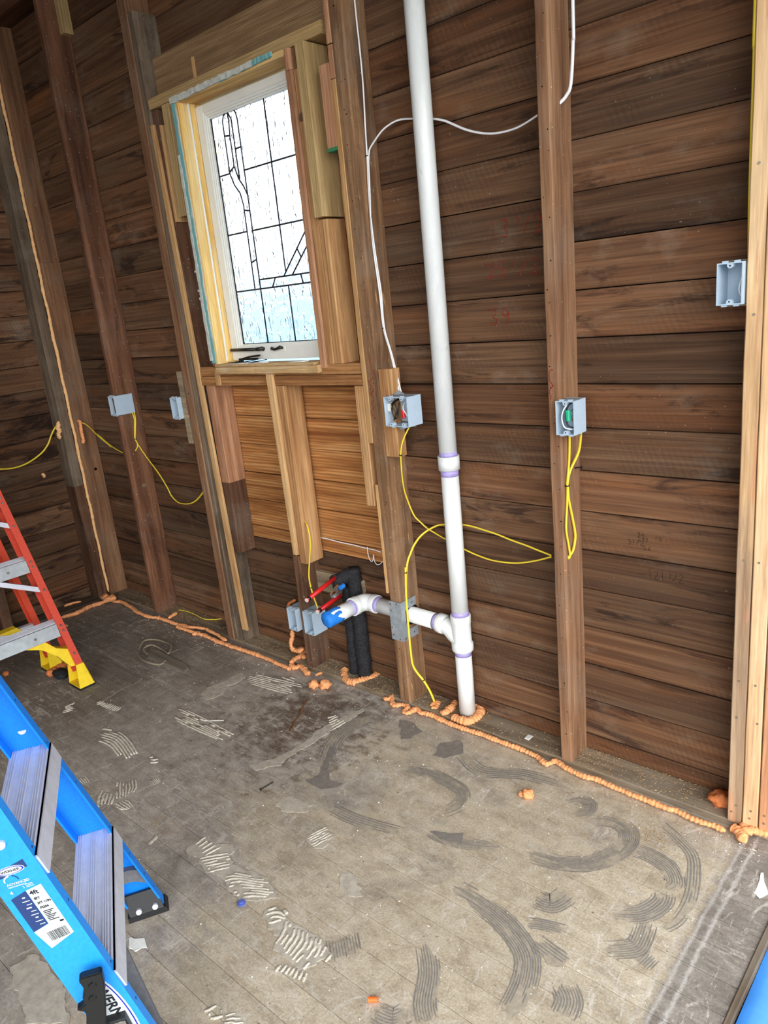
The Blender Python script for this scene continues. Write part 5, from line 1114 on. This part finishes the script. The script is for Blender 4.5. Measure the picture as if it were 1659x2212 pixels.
# labels printed on the near rail (plane of the web, reading along / across it)
def near_pt(z, v, off=0.0006):
    return Pb(0.250-0.09*z+off, v, z)
nx = (near_pt(.4, 0)-near_pt(.4, -.01)).normalized()         # across the web
rz = (near_pt(.5, -.04)-near_pt(.4, -.04)).normalized()      # up the rail
def decal(name, mat, quad, off, parent, n=1):
    m = MB(); m.v = [near_pt(z, v, off) for z, v in quad]; m.f = [tuple(range(len(quad)))]
    return m.build(name, mat, parent, fix=False)
def text(body, size, mat, at, xd, yd, parent, name='printed_text', off=0.0012, align='LEFT', bold=0.0, sx=1.0):
    cu = bpy.data.curves.new(name, 'FONT'); cu.body = body; cu.size = size; cu.align_x = align; cu.offset = bold; cu.resolution_u = 2
    to = bpy.data.objects.new(name, cu); COL.objects.link(to)
    dg = bpy.context.evaluated_depsgraph_get(); dg.update()
    me = bpy.data.meshes.new_from_object(to.evaluated_get(dg))
    bpy.data.objects.remove(to)
    zd = xd.cross(yd).normalized(); base = near_pt(at[0], at[1], off)
    for v in me.vertices:
        v.co = base + xd*v.co.x*sx + yd*v.co.y
    me.materials.clear(); me.materials.append(MT[mat])
    o = bpy.data.objects.new(name, me); COL.objects.link(o)
    put(o, parent); return o
rail_lbl = decal('size_label', 'lblw', [(.386, -.066), (.405, -.017), (.524, -.017), (.519, -.0455), (.4385, -.0455), (.4305, -.0755)], .0005, nr)
decal('navy_panel', 'lbln', [(.4305, -.0755), (.4395, -.0462), (.519, -.0462), (.510, -.0755)], .0006, nr)
text('4ft', .0135, 'lblk', (.5075, -.0425), nx, rz, nr, bold=.0004)
for i, (tx, sz, z) in enumerate((('8FT', .0075, .4955), ('3FT 11IN', .0072, .4845), ('FS204', .0072, .474))):
    text(tx, sz, 'lblk', (z, -.0415), nx, rz, nr, bold=.0003, sx=.85)
for i in range(7):
    z = .466-.0036*i; decal('text_line', 'lblk', [(z, -.041), (z, -.041+.018-.004*(i % 3)), (z+.0019, -.041+.018-.004*(i % 3)), (z+.0019, -.041)], .0012, nr)
for i in range(9):
    z = .505-.0078*i; a = -.062 if i % 2 else -.058; b = -.049-.004*(i % 3 == 0); h_ = .0016 if i % 3 else .0028
    decal('text_line', 'lblw', [(z, a), (z, b), (z+h_, b), (z+h_, a)], .0012, nr)
decal('text_line', 'lblk', [(.4355, -.026), (.4355, -.019), (.4395, -.019), (.4395, -.026)], .0011, nr)
r = random.Random(4); v = -.058; 
while v < -.024:
    w = r.choice((.0006, .0009, .0014)); z0 = .400+(v+.066)*.10
    decal('barcode_bar', 'lblk', [(z0, v), (z0, v+w), (z0+.021, v+w), (z0+.021, v)], .0012, nr); v += w+r.choice((.0006, .0009, .0013))
decal('logo_panel', 'lbln', [(.556, -.070), (.567, -.0185), (.584, -.0185), (.577, -.045), (.573, -.070)], .0005, nr)
def oval(cz, cv, az, av, mat, off, ang=0.0, n=28):
    q = []
    for k in range(n):
        t_ = 6.28318*k/n; a = az*math.cos(t_); b = av*math.sin(t_)
        q.append((cz+a*math.cos(ang)-b*math.sin(ang), cv+a*math.sin(ang)+b*math.cos(ang)))
    return decal('logo_oval', mat, q[::-1], off, nr)
oval(.5685, -.047, .0088, .024, 'lblw', .0008); oval(.5685, -.047, .0076, .0225, 'lblb', .0010); oval(.5685, -.047, .0064, .0195, 'lblw', .0012)
text('WERNER', .0075, 'lblk', (.566, -.0635), nx, rz, nr, off=.0015, bold=.0002, sx=1.05)
text('ADVANCED', .0072, 'lblw', (.5385, -.067), nx, rz, nr, bold=.0002, sx=1.0)
text('PERFORMANCE', .0040, 'lblw', (.5335, -.067), nx, rz, nr, bold=.0001, sx=1.1)
m = MB(); m.tube([near_pt(.547+.012*math.sin(a), -.055+.012*math.cos(a), .001) for a in [math.pi*k/8 for k in range(4, 9)]], .0018, 5, .2); m.build('gauge_arc', 'lblw', nr)
m = MB(); m.tube([near_pt(.547+.012*math.sin(a), -.055+.012*math.cos(a), .001) for a in [math.pi*k/8 for k in range(0, 4)]], .0012, 5, .2); m.build('gauge_arc', 'lbln', nr)
text('3', .0075, 'lblw', (.526, -.046), nx, rz, nr); text('4', .010, 'lblw', (.520, -.070), nx, rz, nr, bold=.0003)
for i in range(3): decal('text_line', 'lblw', [(.526+.003*i, -.040), (.526+.003*i, -.027), (.5272+.003*i, -.027), (.5272+.003*i, -.040)], .0011, nr)
oval(.197, -.041, .105, .030, 'lblw', .0005); oval(.197, -.041, .099, .0265, 'lblb', .0007); oval(.197, -.041, .095, .0240, 'lblw', .0009)
text('WERNER', .028, 'lblk', (.270, -.0455), -rz, nx, nr, off=.0013, bold=.0008, sx=1.0)
# jab saw in a holster hanging on the near rail
js = thing('jab_saw', 'black handled hand saw stuck in a holster on the blue ladder rail', 'tool', Pb(.25, -.06, .17))
def hp(z, v, off): return Pb(0.250-0.09*z+off, v, z)
out_ = [(.334, -.040), (.331, -.002), (.305, -.0095), (.262, -.028), (.222, -.047), (.165, -.072), (.150, -.112), (.228, -.081), (.250, -.070), (.259, -.067), (.2695, -.0785), (.2725, -.070), (.277, -.059), (.288, -.0585), (.296, -.053), (.306, -.0460), (.316, -.0450), (.327, -.046)]
m = MB(); m.prism(out_, lambda z, v: hp(z, v, .020), lambda z, v: hp(z, v, .038)); h_ = m.build('handle', 'handle', js)
bm = bmesh.new(); bm.from_mesh(h_.data); bmesh.ops.bevel(bm, geom=bm.edges[:], offset=0.0022, segments=2, affect='EDGES', clamp_overlap=True); bm.to_mesh(h_.data); bm.free()
for z, v in ((.311, -.029), (.284, -.042)):
    m = MB(); m.cyl(hp(z, v, .036), hp(z, v, .0405), .0085, 18, .0065); m.build('handle_rivet', 'handle', js)
m = MB(); m.prism([(.20, -.022), (.205, -.085), (.06, -.10), (.05, -.035)], lambda z, v: hp(z, v, .001), lambda z, v: hp(z, v, .0185)); m.build('holster', 'blackp', js)
m = MB(); m.prism([(.196, -.024), (.200, -.052), (.188, -.056), (.184, -.026)], lambda z, v: hp(z, v, .019), lambda z, v: hp(z, v, .023)); m.build('holster_clip', 'chrome', js)

# --- red stepladder leaning at the left
rl = thing('step_ladder', 'red fibreglass step ladder with yellow feet, at the left by the corner', 'ladder', (-3.05, -0.99, 0))
OR = (-3.045, -1.000, 0)
Pr = frame_ladder(OR, (0, 1, 0), (1, 0, 0), 0.42, 0)
HR = 1.65; WR = 0.285; FR = 0.06
for s_ in (1, -1):
    rail(Pr, s_, WR, FR, 0.05, HR, 0.080, 0.032, 'front_rail', 'redfg', rl)
    rail(Pr, s_, WR-.006, FR, 0.05, HR, 0.060, 0.030, 'rear_rail', 'redfgin', rl, voff=-0.285)
def Wr(z): return WR-FR*z
for k, z in enumerate((0.285, 0.57, 0.855, 1.14, 1.42)):
    a = Wr(z)-.0045; m = MB()
    m.hexa([Pr(-a, -.074, z-.004), Pr(a, -.074, z-.004), Pr(a, -.006, z-.004), Pr(-a, -.006, z-.004), Pr(-a, -.074, z), Pr(a, -.074, z), Pr(a, -.006, z), Pr(-a, -.006, z)])
    m.hexa([Pr(-a+.0285, -.006, z-.052), Pr(a-.0285, -.006, z-.052), Pr(a-.0285, .001, z-.052), Pr(-a+.0285, .001, z-.052), Pr(-a+.0285, -.006, z), Pr(a-.0285, -.006, z), Pr(a-.0285, .001, z), Pr(-a+.0285, .001, z)])
    st_ = m.build('step', 'alum2', rl)
    m = MB()
    for v in (-.066, -.052, -.038, -.024, -.012): m.hexa([Pr(-a, v-.002, z), Pr(a, v-.002, z), Pr(a, v+.002, z), Pr(-a, v+.002, z), Pr(-a, v-.001, z+.003), Pr(a, v-.001, z+.003), Pr(a, v+.001, z+.003), Pr(-a, v+.001, z+.003)])
    m.build('tread_rib', 'alum', st_)['kind'] = 'stuff'
    m = MB(); m.cyl(Pr(.13, .003, z-.026), Pr(.13, .006, z-.026), .0055, 10); m.build('rivet', 'steel', st_)
    for s_ in (1, -1):
        for dz in (0.0, -.022, -.125):
            zz_ = z-.012+dz
            m = MB(); u = s_*(Wr(zz_)-.016); m.cyl(Pr(u, 0, zz_), Pr(u, .005, zz_), .0062, 12, .0045); m.build('rivet', 'steel', rl)
        if z > .3:   # flat knee braces under the upper steps
            q = []
            for (u, zc) in ((Wr(z)-.18, z-.055), (Wr(z-.14)-.012, z-.142)):
                for dv, dz in ((-.03, -.011), (-.006, -.011), (-.006, .011), (-.03, .011)): q.append(Pr(s_*u, dv, zc+dz))
            m = MB(); m.hexa(q); m.build('knee_brace', 'alum', rl)
for s_ in (1, -1):
    for voff, nm, zb in ((0.0, 'front', 0.0), (-.285, 'rear', 0.0)):
        # flared yellow foot: four walls open towards the inside of the ladder
        u0 = s_*(WR+.006); ui = s_*(WR-.062)
        m = MB()
        def wallq(p): m.hexa(p)
        v0, v1 = voff+.010, voff-.092; t0, t1 = voff+.004, voff-.082
        tu0, tui = s_*(Wr(.095)+.002), s_*(Wr(.095)-.034)
        th = .004
        m.hexa([Pr(u0, v0, .010), Pr(ui, v0, .010), Pr(ui, v0-th, .010), Pr(u0, v0-th, .010), Pr(tu0, t0, .10), Pr(tui, t0, .10), Pr(tui, t0-th, .10), Pr(tu0, t0-th, .10)])
        m.hexa([Pr(u0, v1, .010), Pr(ui, v1, .010), Pr(ui, v1+th, .010), Pr(u0, v1+th, .010), Pr(tu0, t1, .10), Pr(tui, t1, .10), Pr(tui, t1+th, .10), Pr(tu0, t1+th, .10)])
        m.hexa([Pr(u0, v0, .010), Pr(u0-s_*th, v0, .010), Pr(u0-s_*th, v1, .010), Pr(u0, v1, .010), Pr(tu0, t0, .10), Pr(tu0-s_*th, t0, .10), Pr(tu0-s_*th, t1, .10), Pr(tu0, t1, .10)])
        m.hexa([Pr(u0, v0, .008), Pr(ui, v0, .008), Pr(ui, v1, .008), Pr(u0, v1, .008), Pr(u0, v0, .013), Pr(ui, v0, .013), Pr(ui, v1, .013), Pr(u0, v1, .013)])
        ft = m.build('foot', 'yellowp', rl)
        m = MB(); m.hexa([Pr(u0+s_*.002, v0+.002, 0), Pr(ui-s_*.002, v0+.002, 0), Pr(ui-s_*.002, v1-.002, 0), Pr(u0+s_*.002, v1-.002, 0), Pr(u0, v0, .008), Pr(ui, v0, .008), Pr(ui, v1, .008), Pr(u0, v1, .008)]); m.build('foot_tread', 'blackp', ft)
    # yellow arched brace under the lowest step
    for voff, zt in ((-.012, .228), (-.297, .215)):
        up_ = [(Wr(.23)-.185, .229), (Wr(.23)-.105, .231), (Wr(.2)-.072, .190), (Wr(.16)-.036, .172)]
        lo_ = [(Wr(.23)-.184, .226), (Wr(.2)-.130, .205), (Wr(.16)-.080, .155), (Wr(.12)-.048, .098), (Wr(.09)-.030, .085)]
        poly_ = up_+[(Wr(.09)-.006, .085)]+lo_[::-1] if False else up_+[(Wr(.16)-.006, .168), (Wr(.09)-.006, .09)]+lo_[::-1][1:]
        m = MB(); m.prism(poly_, lambda u, z: Pr(s_*u, voff, z), lambda u, z: Pr(s_*u, voff-.045, z)); m.build('yellow_brace', 'yellowp', rl)
for z in (.205, .62, 1.05):
    a = Wr(z)-.012; m = MB(); m.hexa([Pr(-a, -.335, z-.014), Pr(a, -.335, z-.014), Pr(a, -.31, z-.014), Pr(-a, -.31, z-.014), Pr(-a, -.335, z+.014), Pr(a, -.335, z+.014), Pr(a, -.31, z+.014), Pr(-a, -.31, z+.014)]); m.build('rear_rung', 'alum', rl)
m = MB(); m.hexa([Pr(-.20, -.36, HR), Pr(.20, -.36, HR), Pr(.20, .01, HR), Pr(-.20, .01, HR), Pr(-.20, -.36, HR+.05), Pr(.20, -.36, HR+.05), Pr(.20, .01, HR+.05), Pr(-.20, .01, HR+.05)]); m.build('top_cap', 'yellowp', rl)

# ------------------------------------------------------------------ floor marks (parts of the floor)
def ribbon(m, pts, w, z=0.0016):
    pts = [Vector((p[0], p[1], 0)) for p in pts]
    b = len(m.v)
    for i, p in enumerate(pts):
        d_ = (pts[min(i+1, len(pts)-1)]-pts[max(i-1, 0)]); d_ = d_.normalized() if d_.length > 1e-9 else Vector((1, 0, 0))
        nn_ = Vector((-d_.y, d_.x, 0)); k = math.sin(math.pi*(i+.3)/(len(pts)-.4))**.4
        m.v += [tuple(p+nn_*w*k+Vector((0, 0, z))), tuple(p-nn_*w*k+Vector((0, 0, z)))]
    for i in range(len(pts)-1): m.f.append((b+2*i, b+2*i+1, b+2*i+3, b+2*i+2))
rs_ = random.Random(21)
for w, N, pts in D['strokes']:
    P_ = catmull([(x, y, 0) for x, y in pts], 9); m = MB()
    base = []; side = []
    for i, p in enumerate(P_[2:-2]):
        d_ = (P_[i+3]-P_[i+1]).normalized(); nn_ = Vector((-d_.y, d_.x, 0)); q_ = w*.5*(1+.5*mnoise.noise(p*24)); f_ = math.sin(math.pi*(i+.5)/(len(P_)-4))**.5
        a_, b_ = p+nn_*q_*f_*(1+.35*mnoise.noise(p*70)), p-nn_*q_*f_*(1+.35*mnoise.noise(p*70+Vector((9, 9, 9))))
        a_.y = min(a_.y, -.124); b_.y = min(b_.y, -.124)
        base += [(a_.x, a_.y, .0006), (b_.x, b_.y, .0006)]
    mb_ = MB(); zb_ = .0004+.00002*D['strokes'].index([w, N, pts]); mb_.v = [(q[0], q[1], zb_) for q in base]; mb_.f = [(2*i, 2*i+1, 2*i+3, 2*i+2) for i in range(len(base)//2-1)]
    mb_.build('scraped_patch', 'scrape3', floor, fix=False)
    for k in range(N):
        off = (k/(N-1)-.5)*w; a = int(rs_.uniform(0, .22)*len(P_)); b = int(rs_.uniform(.78, 1)*len(P_)); line = []
        for i in range(a, b):
            d_ = (P_[min(i+1, len(P_)-1)]-P_[max(i-1, 0)]).normalized(); q_ = P_[i]+Vector((-d_.y, d_.x, 0))*(off+.0008*mnoise.noise(P_[i]*30+Vector((k, 0, 0))))
            if q_.y < -.125 and mnoise.noise(q_*22+Vector((0, 0, k*.15))) < .42: line.append(q_)
            else:
                if len(line) > 3: ribbon(m, line, w/N*rs_.uniform(.14, .34), .0010+.00003*k)
                line = []
        if len(line) > 3: ribbon(m, line, w/N*rs_.uniform(.14, .34), .0010+.00003*k)
    if m.f: m.build('trowel_mark', 'scrape', floor, fix=False)['kind'] = 'stuff'
def rag_poly(poly, amp, seed):
    out = []; n = len(poly)
    for i in range(n):
        a = Vector((poly[i][0], poly[i][1], 0)); b = Vector((poly[(i+1) % n][0], poly[(i+1) % n][1], 0))
        k = max(2, int((b-a).length/.012))
        for j in range(k):
            p = a+(b-a)*j/k; out.append(p+Vector((mnoise.noise(p*55+Vector((seed, 0, 0))), mnoise.noise(p*55+Vector((0, seed, 7))), 0))*amp)
    return out
for i, poly in enumerate(D['dark']):
    q = rag_poly(poly, .010, i); m = MB(); m.v = [(p.x, p.y, .0009+.00002*i) for p in q]; m.f = [tuple(range(len(q)))]; m.build('bare_patch', 'scrape2', floor)
for i, poly in enumerate(D['sheets']):
    q = rag_poly(poly, .012 if i else .005, i+9); m = MB()
    m.loft([[(p.x, p.y, -.0005) for p in q], [(p.x, p.y, .0016) for p in q]]); m.build('mortar_patch', 'mortar_thin', floor)
for i, (N, A, B) in enumerate(D['ridges']):
    m = MB()
    for k in range(N):
        f = k/(N-1); n_ = max(len(A), len(B))
        def lerp(L, t_):
            s_ = t_*(len(L)-1); i0 = min(int(s_), len(L)-2); g_ = s_-i0
            return Vector((L[i0][0]+(L[i0+1][0]-L[i0][0])*g_, L[i0][1]+(L[i0+1][1]-L[i0][1])*g_, 0))
        line = catmull([lerp(A, t_)*(1-f)+lerp(B, t_)*f for t_ in [j/5 for j in range(6)]], 5)
        a = int(rs_.uniform(0, .2)*len(line)); b = len(line)-int(rs_.uniform(0, .2)*len(line))
        seg = []
        gap = ((Vector((A[0][0]-B[0][0], A[0][1]-B[0][1], 0))).length/(N-1))
        r_ = min(.0055, max(.0018, gap*.38))
        for p in line[a:b]:
            if mnoise.noise(p*28+Vector((k*.9, i, 0))) < .38: seg.append(p+Vector((0, 0, .0012))+Vector((mnoise.noise(p*60), mnoise.noise(p*60+Vector((5, 5, 5))), 0))*.0022)
            else:
                if len(seg) > 2: m.tube(seg, [r_*(.6+.4*math.sin(math.pi*(j+.5)/len(seg)))*rs_.uniform(.8, 1.15) for j in range(len(seg))], 6, .45, (0, 0, 1))
                seg = []
        if len(seg) > 2: m.tube(seg, [r_*(.6+.4*math.sin(math.pi*(j+.5)/len(seg)))*rs_.uniform(.8, 1.15) for j in range(len(seg))], 6, .45, (0, 0, 1))
    if m.f: m.build('mortar_ridge', 'mortar', floor, True)['kind'] = 'stuff'

# ------------------------------------------------------------------ debris
def chips(name, mat, label, pts, smin, smax, seed, cat='debris'):
    r = random.Random(seed); m = MB()
    for x, y, z in pts:
        s_ = r.uniform(smin, smax); a = r.uniform(0, 6.28); l_ = s_*r.uniform(.8, 2.4); h_ = s_*r.uniform(.25, .6)
        ca, sa = math.cos(a), math.sin(a)
        q = [(x+ca*l_*i-sa*s_*j, y+sa*l_*i+ca*s_*j, z) for i, j in ((-.5, -.5), (.5, -.35), (.45, .5))]
        t_ = (x+r.uniform(-.2, .2)*s_, y+r.uniform(-.2, .2)*s_, z+h_)
        b = len(m.v); m.v += q+[t_]; m.f += [(b, b+1, b+3), (b+1, b+2, b+3), (b+2, b, b+3)]
    o = m.build(name, mat, None, fix=False); o['kind'] = 'stuff'; tag(o, label, cat); return o
r = random.Random(5); pts = []
for i in range(7000):
    x = r.uniform(-3.95, -.55); dens = 1.0
    near = min(abs(x-c_) for c_ in (-2.15, -1.85, -1.66, -1.0, -0.75, -2.65, -3.35, -3.55))
    if r.random() > .25+.75*math.exp(-near*near/.012): continue
    pts.append((x, -r.random()**1.3*.104-.002, PT))
chips('sawdust', 'dust', 'sawdust and wood crumbs lying along the sole plate between the studs', pts, .0014, .0045, 1)
pts = []
for i in range(5200):
    x = r.uniform(-3.9, -.5); y = -.125-abs(r.gauss(0, .42))
    if y > -.125 or y < -2.1: continue
    pts.append((x, y, .0004))
chips('floor_crumbs', 'dust', 'fine tan crumbs scattered over the floor', pts, .0008, .0026, 2)
pts = [(r.uniform(-3.9, -.5), -.13-r.random()**1.5*1.5, .0004) for i in range(900)] + [(r.gauss(-3.6, .16), r.gauss(-.14, .02), .0004) for i in range(60)] + [(r.gauss(-2.85, .2), r.gauss(-.19, .025), .0004) for i in range(60)] + [(r.gauss(-.5, .05), r.gauss(-.17, .02), .0004) for i in range(60)]
chips('plaster_crumbs', 'whitedust', 'white plaster flecks scattered over the floor', pts, .0012, .0042, 3)
pts = [(r.gauss(-.69, .035), r.gauss(-.27, .02), .0004) for i in range(420)]
chips('sawdust', 'dust', 'small round pile of sawdust on the floor left of the bundled studs', pts, .001, .003, 4)
pts = [(r.gauss(-1.93, .05), r.uniform(-1.09, -1.03), .0004) for i in range(260)]
chips('sawdust', 'dust', 'line of grit in a floor joint right of the blue ladder', pts, .001, .003, 6)
pk = thing('stick', 'flat grey paint stirring stick with blunt end on the floor by the corner', 'stick', (D['stick'][0][0][0], D['stick'][0][0][1], 0))
q = D['stick'][0]; m = MB(); m.loft([[(x, y, .001) for x, y in q], [(x, y, .016) for x, y in q]]); m.build('blade', 'stickm', pk)
m = MB(); m.tube(catmull([(x, y, .010+.006*(i % 3)) for i, (x, y) in enumerate(D['cord'])], 6), .0045, 8)
tag(m.build('cord_loop', 'cordm', None, True), 'loop of grey cord lying over the flat stick on the floor', 'cord')
m = MB(); m.tube(catmull([(x, y, .004+.004*math.sin(i*2)) for i, (x, y) in enumerate(D['twig'])], 4), .0036, 7); tag(m.build('twig', 'twig', None, True), 'bent brown twig on the dark floor stain', 'twig')
m = MB(); m.cyl((-1.806, -.770, .004), (-1.802, -.722, .0035), .0022, 8); m.cyl((-1.8065, -.773, .004), (-1.806, -.7705, .004), .0048, 10); tag(m.build('nail', 'iron'), 'loose nail lying on the floor in the middle', 'nail')
m = MB(); m.cyl((-1.47, -1.116, 0), (-1.47, -1.116, .006), .011, 16); m.cyl((-1.47, -1.116, .006), (-1.47, -1.116, .010), .007, 16); tag(m.build('plastic_cap', 'bluecap'), 'small round blue plastic cap on the mortar patch', 'cap')
m = MB(); m.cyl((-.999, -1.123, .006), (-.981, -1.110, .006), .006, 12); tag(m.build('wall_plug', 'orange'), 'small orange plastic plug on the floor in front', 'plug')
m = MB(); m.tube([(-2.34, -.62, .002), (-2.27, -.575, .003)], .0018, 6); tag(m.build('splinter', 'paper'), 'thin pale splinter on the floor left of the ridged mortar', 'splinter')
m = MB(); m.box(-1.222, -1.205, -.075, -.05, PT, PT+.004); tag(m.build('paper_scrap', 'paper'), 'small white chip on the sole plate left of the brown stud', 'paper')
for nm, lb, mt in (('scrapR', 'torn white paper piece on the floor at the right edge', 'paper'), ('scrapL', 'torn white paper piece on the floor beside the blue ladder', 'paper')):
    q = D[nm][0]; m = MB(); m.loft([[(x, y, .0005) for x, y in q], [(x, y, .0022+.004*mnoise.noise(Vector((x*30, y*30, 0)))) for x, y in q]]); tag(m.build('paper_scrap', mt), lb, 'paper')
m = MB(); blob(m, (-3.245, -.765, .018), .034, (1.5, .9, .6), 3, .3, 0.0); tag(m.build('foam_scrap', 'rubberfoam', None, True), 'black pipe insulation scrap under the red ladder', 'foam')
m = MB()
for i, (x, y) in enumerate(((-3.306, -.785), (-3.315, -.765), (-3.335, -.738), (-3.325, -.715), (-3.342, -.692))): blob(m, (x, y, .014), .019, seed=i*3.1, zmin=0.0, seg=12)
tag(m.build('foam_lump', 'foam_old', None, True), 'orange foam pieces on the floor between the red ladder feet', 'foam', FG)
m = MB(); blob(m, (-3.515, -.905, .008), .014, seed=8, zmin=0.0); tag(m.build('foam_nugget', 'foam_old', None, True), 'single foam crumb on the floor under the red ladder', 'foam', FG)
m = MB(); blob(m, (-1.088, -.03, PT+.010), .017, seed=5.5, zmin=PT); tag(m.build('foam_nugget', 'foam_rust', None, True), 'dark red foam nugget behind the foot of the brown stud', 'foam', FG)
# nail sticking out beside the brown stud, hook
m = MB(); m.cyl((-1.0265, -.035, .984), (-1.004, -.038, .988), .0022, 8); m.cyl((-1.004, -.038, .988), (-1.0025, -.038, .988), .005, 10); tag(m.build('nail', 'iron'), 'rusty nail sticking out of the brown stud below the green-nut box', 'nail')
# blue sheet at the right edge
bt = thing('floor_sheet', 'blue plastic sheet on the floor at the lower right edge', 'sheet', (-0.2, -1.0, 0))
m = MB(); nx_, ny_ = 24, 60; 
for j in range(ny_+1):
    for i in range(nx_+1):
        x = -.346+.55*i/nx_; y = -.36-1.5*j/ny_
        z = -.012+.004*mnoise.noise(Vector((x*9, y*5, 2)))+.010*math.exp(-((x+.325+.01*mnoise.noise(Vector((y*3, 0, 0))))/.011)**2)
        m.v.append((x, y, z))
for j in range(ny_):
    for i in range(nx_):
        a = j*(nx_+1)+i; m.f.append((a, a+1, a+nx_+2, a+nx_+1))
m.build('sheet', 'tarp', bt, True)
mb = MB(); mb.box(-.345, .9, -3.3, -.14, -.10, -.0165); o = mb.build('floor_slab', 'plate', floor)

# ------------------------------------------------------------------ writing on the boards
GL = {'1': [[(.5, 0), (.5, 1)]], '2': [[(.1, .8), (.4, 1), (.8, .8), (.7, .5), (.1, 0), (.9, .05)]], '3': [[(.1, .9), (.6, 1), (.8, .75), (.4, .52), (.8, .3), (.6, 0), (.1, .1)]],
      '5': [[(.8, 1), (.2, 1), (.15, .55), (.6, .6), (.8, .3), (.5, 0), (.1, .1)]], '9': [[(.8, .7), (.5, 1), (.2, .75), (.5, .5), (.8, .7), (.75, .2), (.5, 0)]], '/': [[(.1, 0), (.9, 1)]],
      '8': [[(.5, .5), (.2, .75), (.5, 1), (.8, .75), (.5, .5), (.2, .25), (.5, 0), (.8, .25), (.5, .5)]], '4': [[(.7, 0), (.7, 1), (.1, .35), (.95, .35)]], '6': [[(.8, 1), (.3, .6), (.2, .2), (.5, 0), (.8, .25), (.3, .4)]]}
def write(txt, x, z, h, w, mat, parent, r_=.0011, sp=1.25, y=-.0016, small=None):
    m = MB()
    for i, ch in enumerate(txt):
        if ch == ' ': x += w*.5; continue
        k, dz = (0.55, h*.45) if small and i in small else (1.0, 0)
        for s_ in GL[ch]:
            pts_ = [(x+a*w*k+rw.uniform(-.0015, .0015), y, z+dz+b*h*k+rw.uniform(-.0015, .0015)) for a, b in s_]
            pts_ = catmull(pts_, 4) if len(pts_) > 2 else [Vector(p) for p in pts_]
            m.tube(pts_, r_, 5, .35, (0, 1, 0))
        x += w*sp*k
    return m.build('crayon_mark', mat, parent)
write('13 1/2', -1.300, 1.655, .050, .030, 'crayon', wall_back, small=(3,))
write('25 1/2', -1.315, 1.545, .042, .030, 'crayon', wall_back, small=(3,))
write('39', -1.318, 1.408, .045, .034, 'crayon', wall_back)
write('121 1/2', -.820, .662, .026, .0145, 'pencil', wall_back, r_=.0006, small=(4,))
write('34', -.852, .785, .012, .010, 'pencil', wall_back, r_=.0006); write('293', -.850, .772, .011, .009, 'pencil', wall_back, r_=.0006)
write('31/2', -.880, .758, .014, .010, 'pencil', wall_back, r_=.0006); write('15', -.800, .780, .012, .010, 'pencil', wall_back, r_=.0006); write('56', -.834, .745, .013, .010, 'pencil', wall_back, r_=.0006)
def scribble(z0, z1, x0, x1, seed, parent, y):
    r = random.Random(seed); m = MB(); n = 9
    pts_ = [(r.uniform(x0, x1), y, z0+(z1-z0)*i/n+r.uniform(-.01, .01)) for i in range(n+1)]
    m.tube(catmull(pts_, 5), .0010, 5, .35, (0, 1, 0)); m.build('crayon_mark', 'crayon', parent)
m = MB(); m.cyl((-1.7076, PY, BZ1-.004), (-1.7062, PY, BZ1-.004), .040, 22); m.build('bored_hole', 'hole', s4)
scribble(1.20, 1.33, -1.752, -1.722, 3, s4, -.1082); scribble(1.12, 1.22, -1.752, -1.73, 6, s4, -.1082)
scribble(1.205, 1.285, -1.060, -1.045, 4, s5, -.1082); scribble(1.08, 1.17, -2.868, -2.85, 5, s3, -.1088)
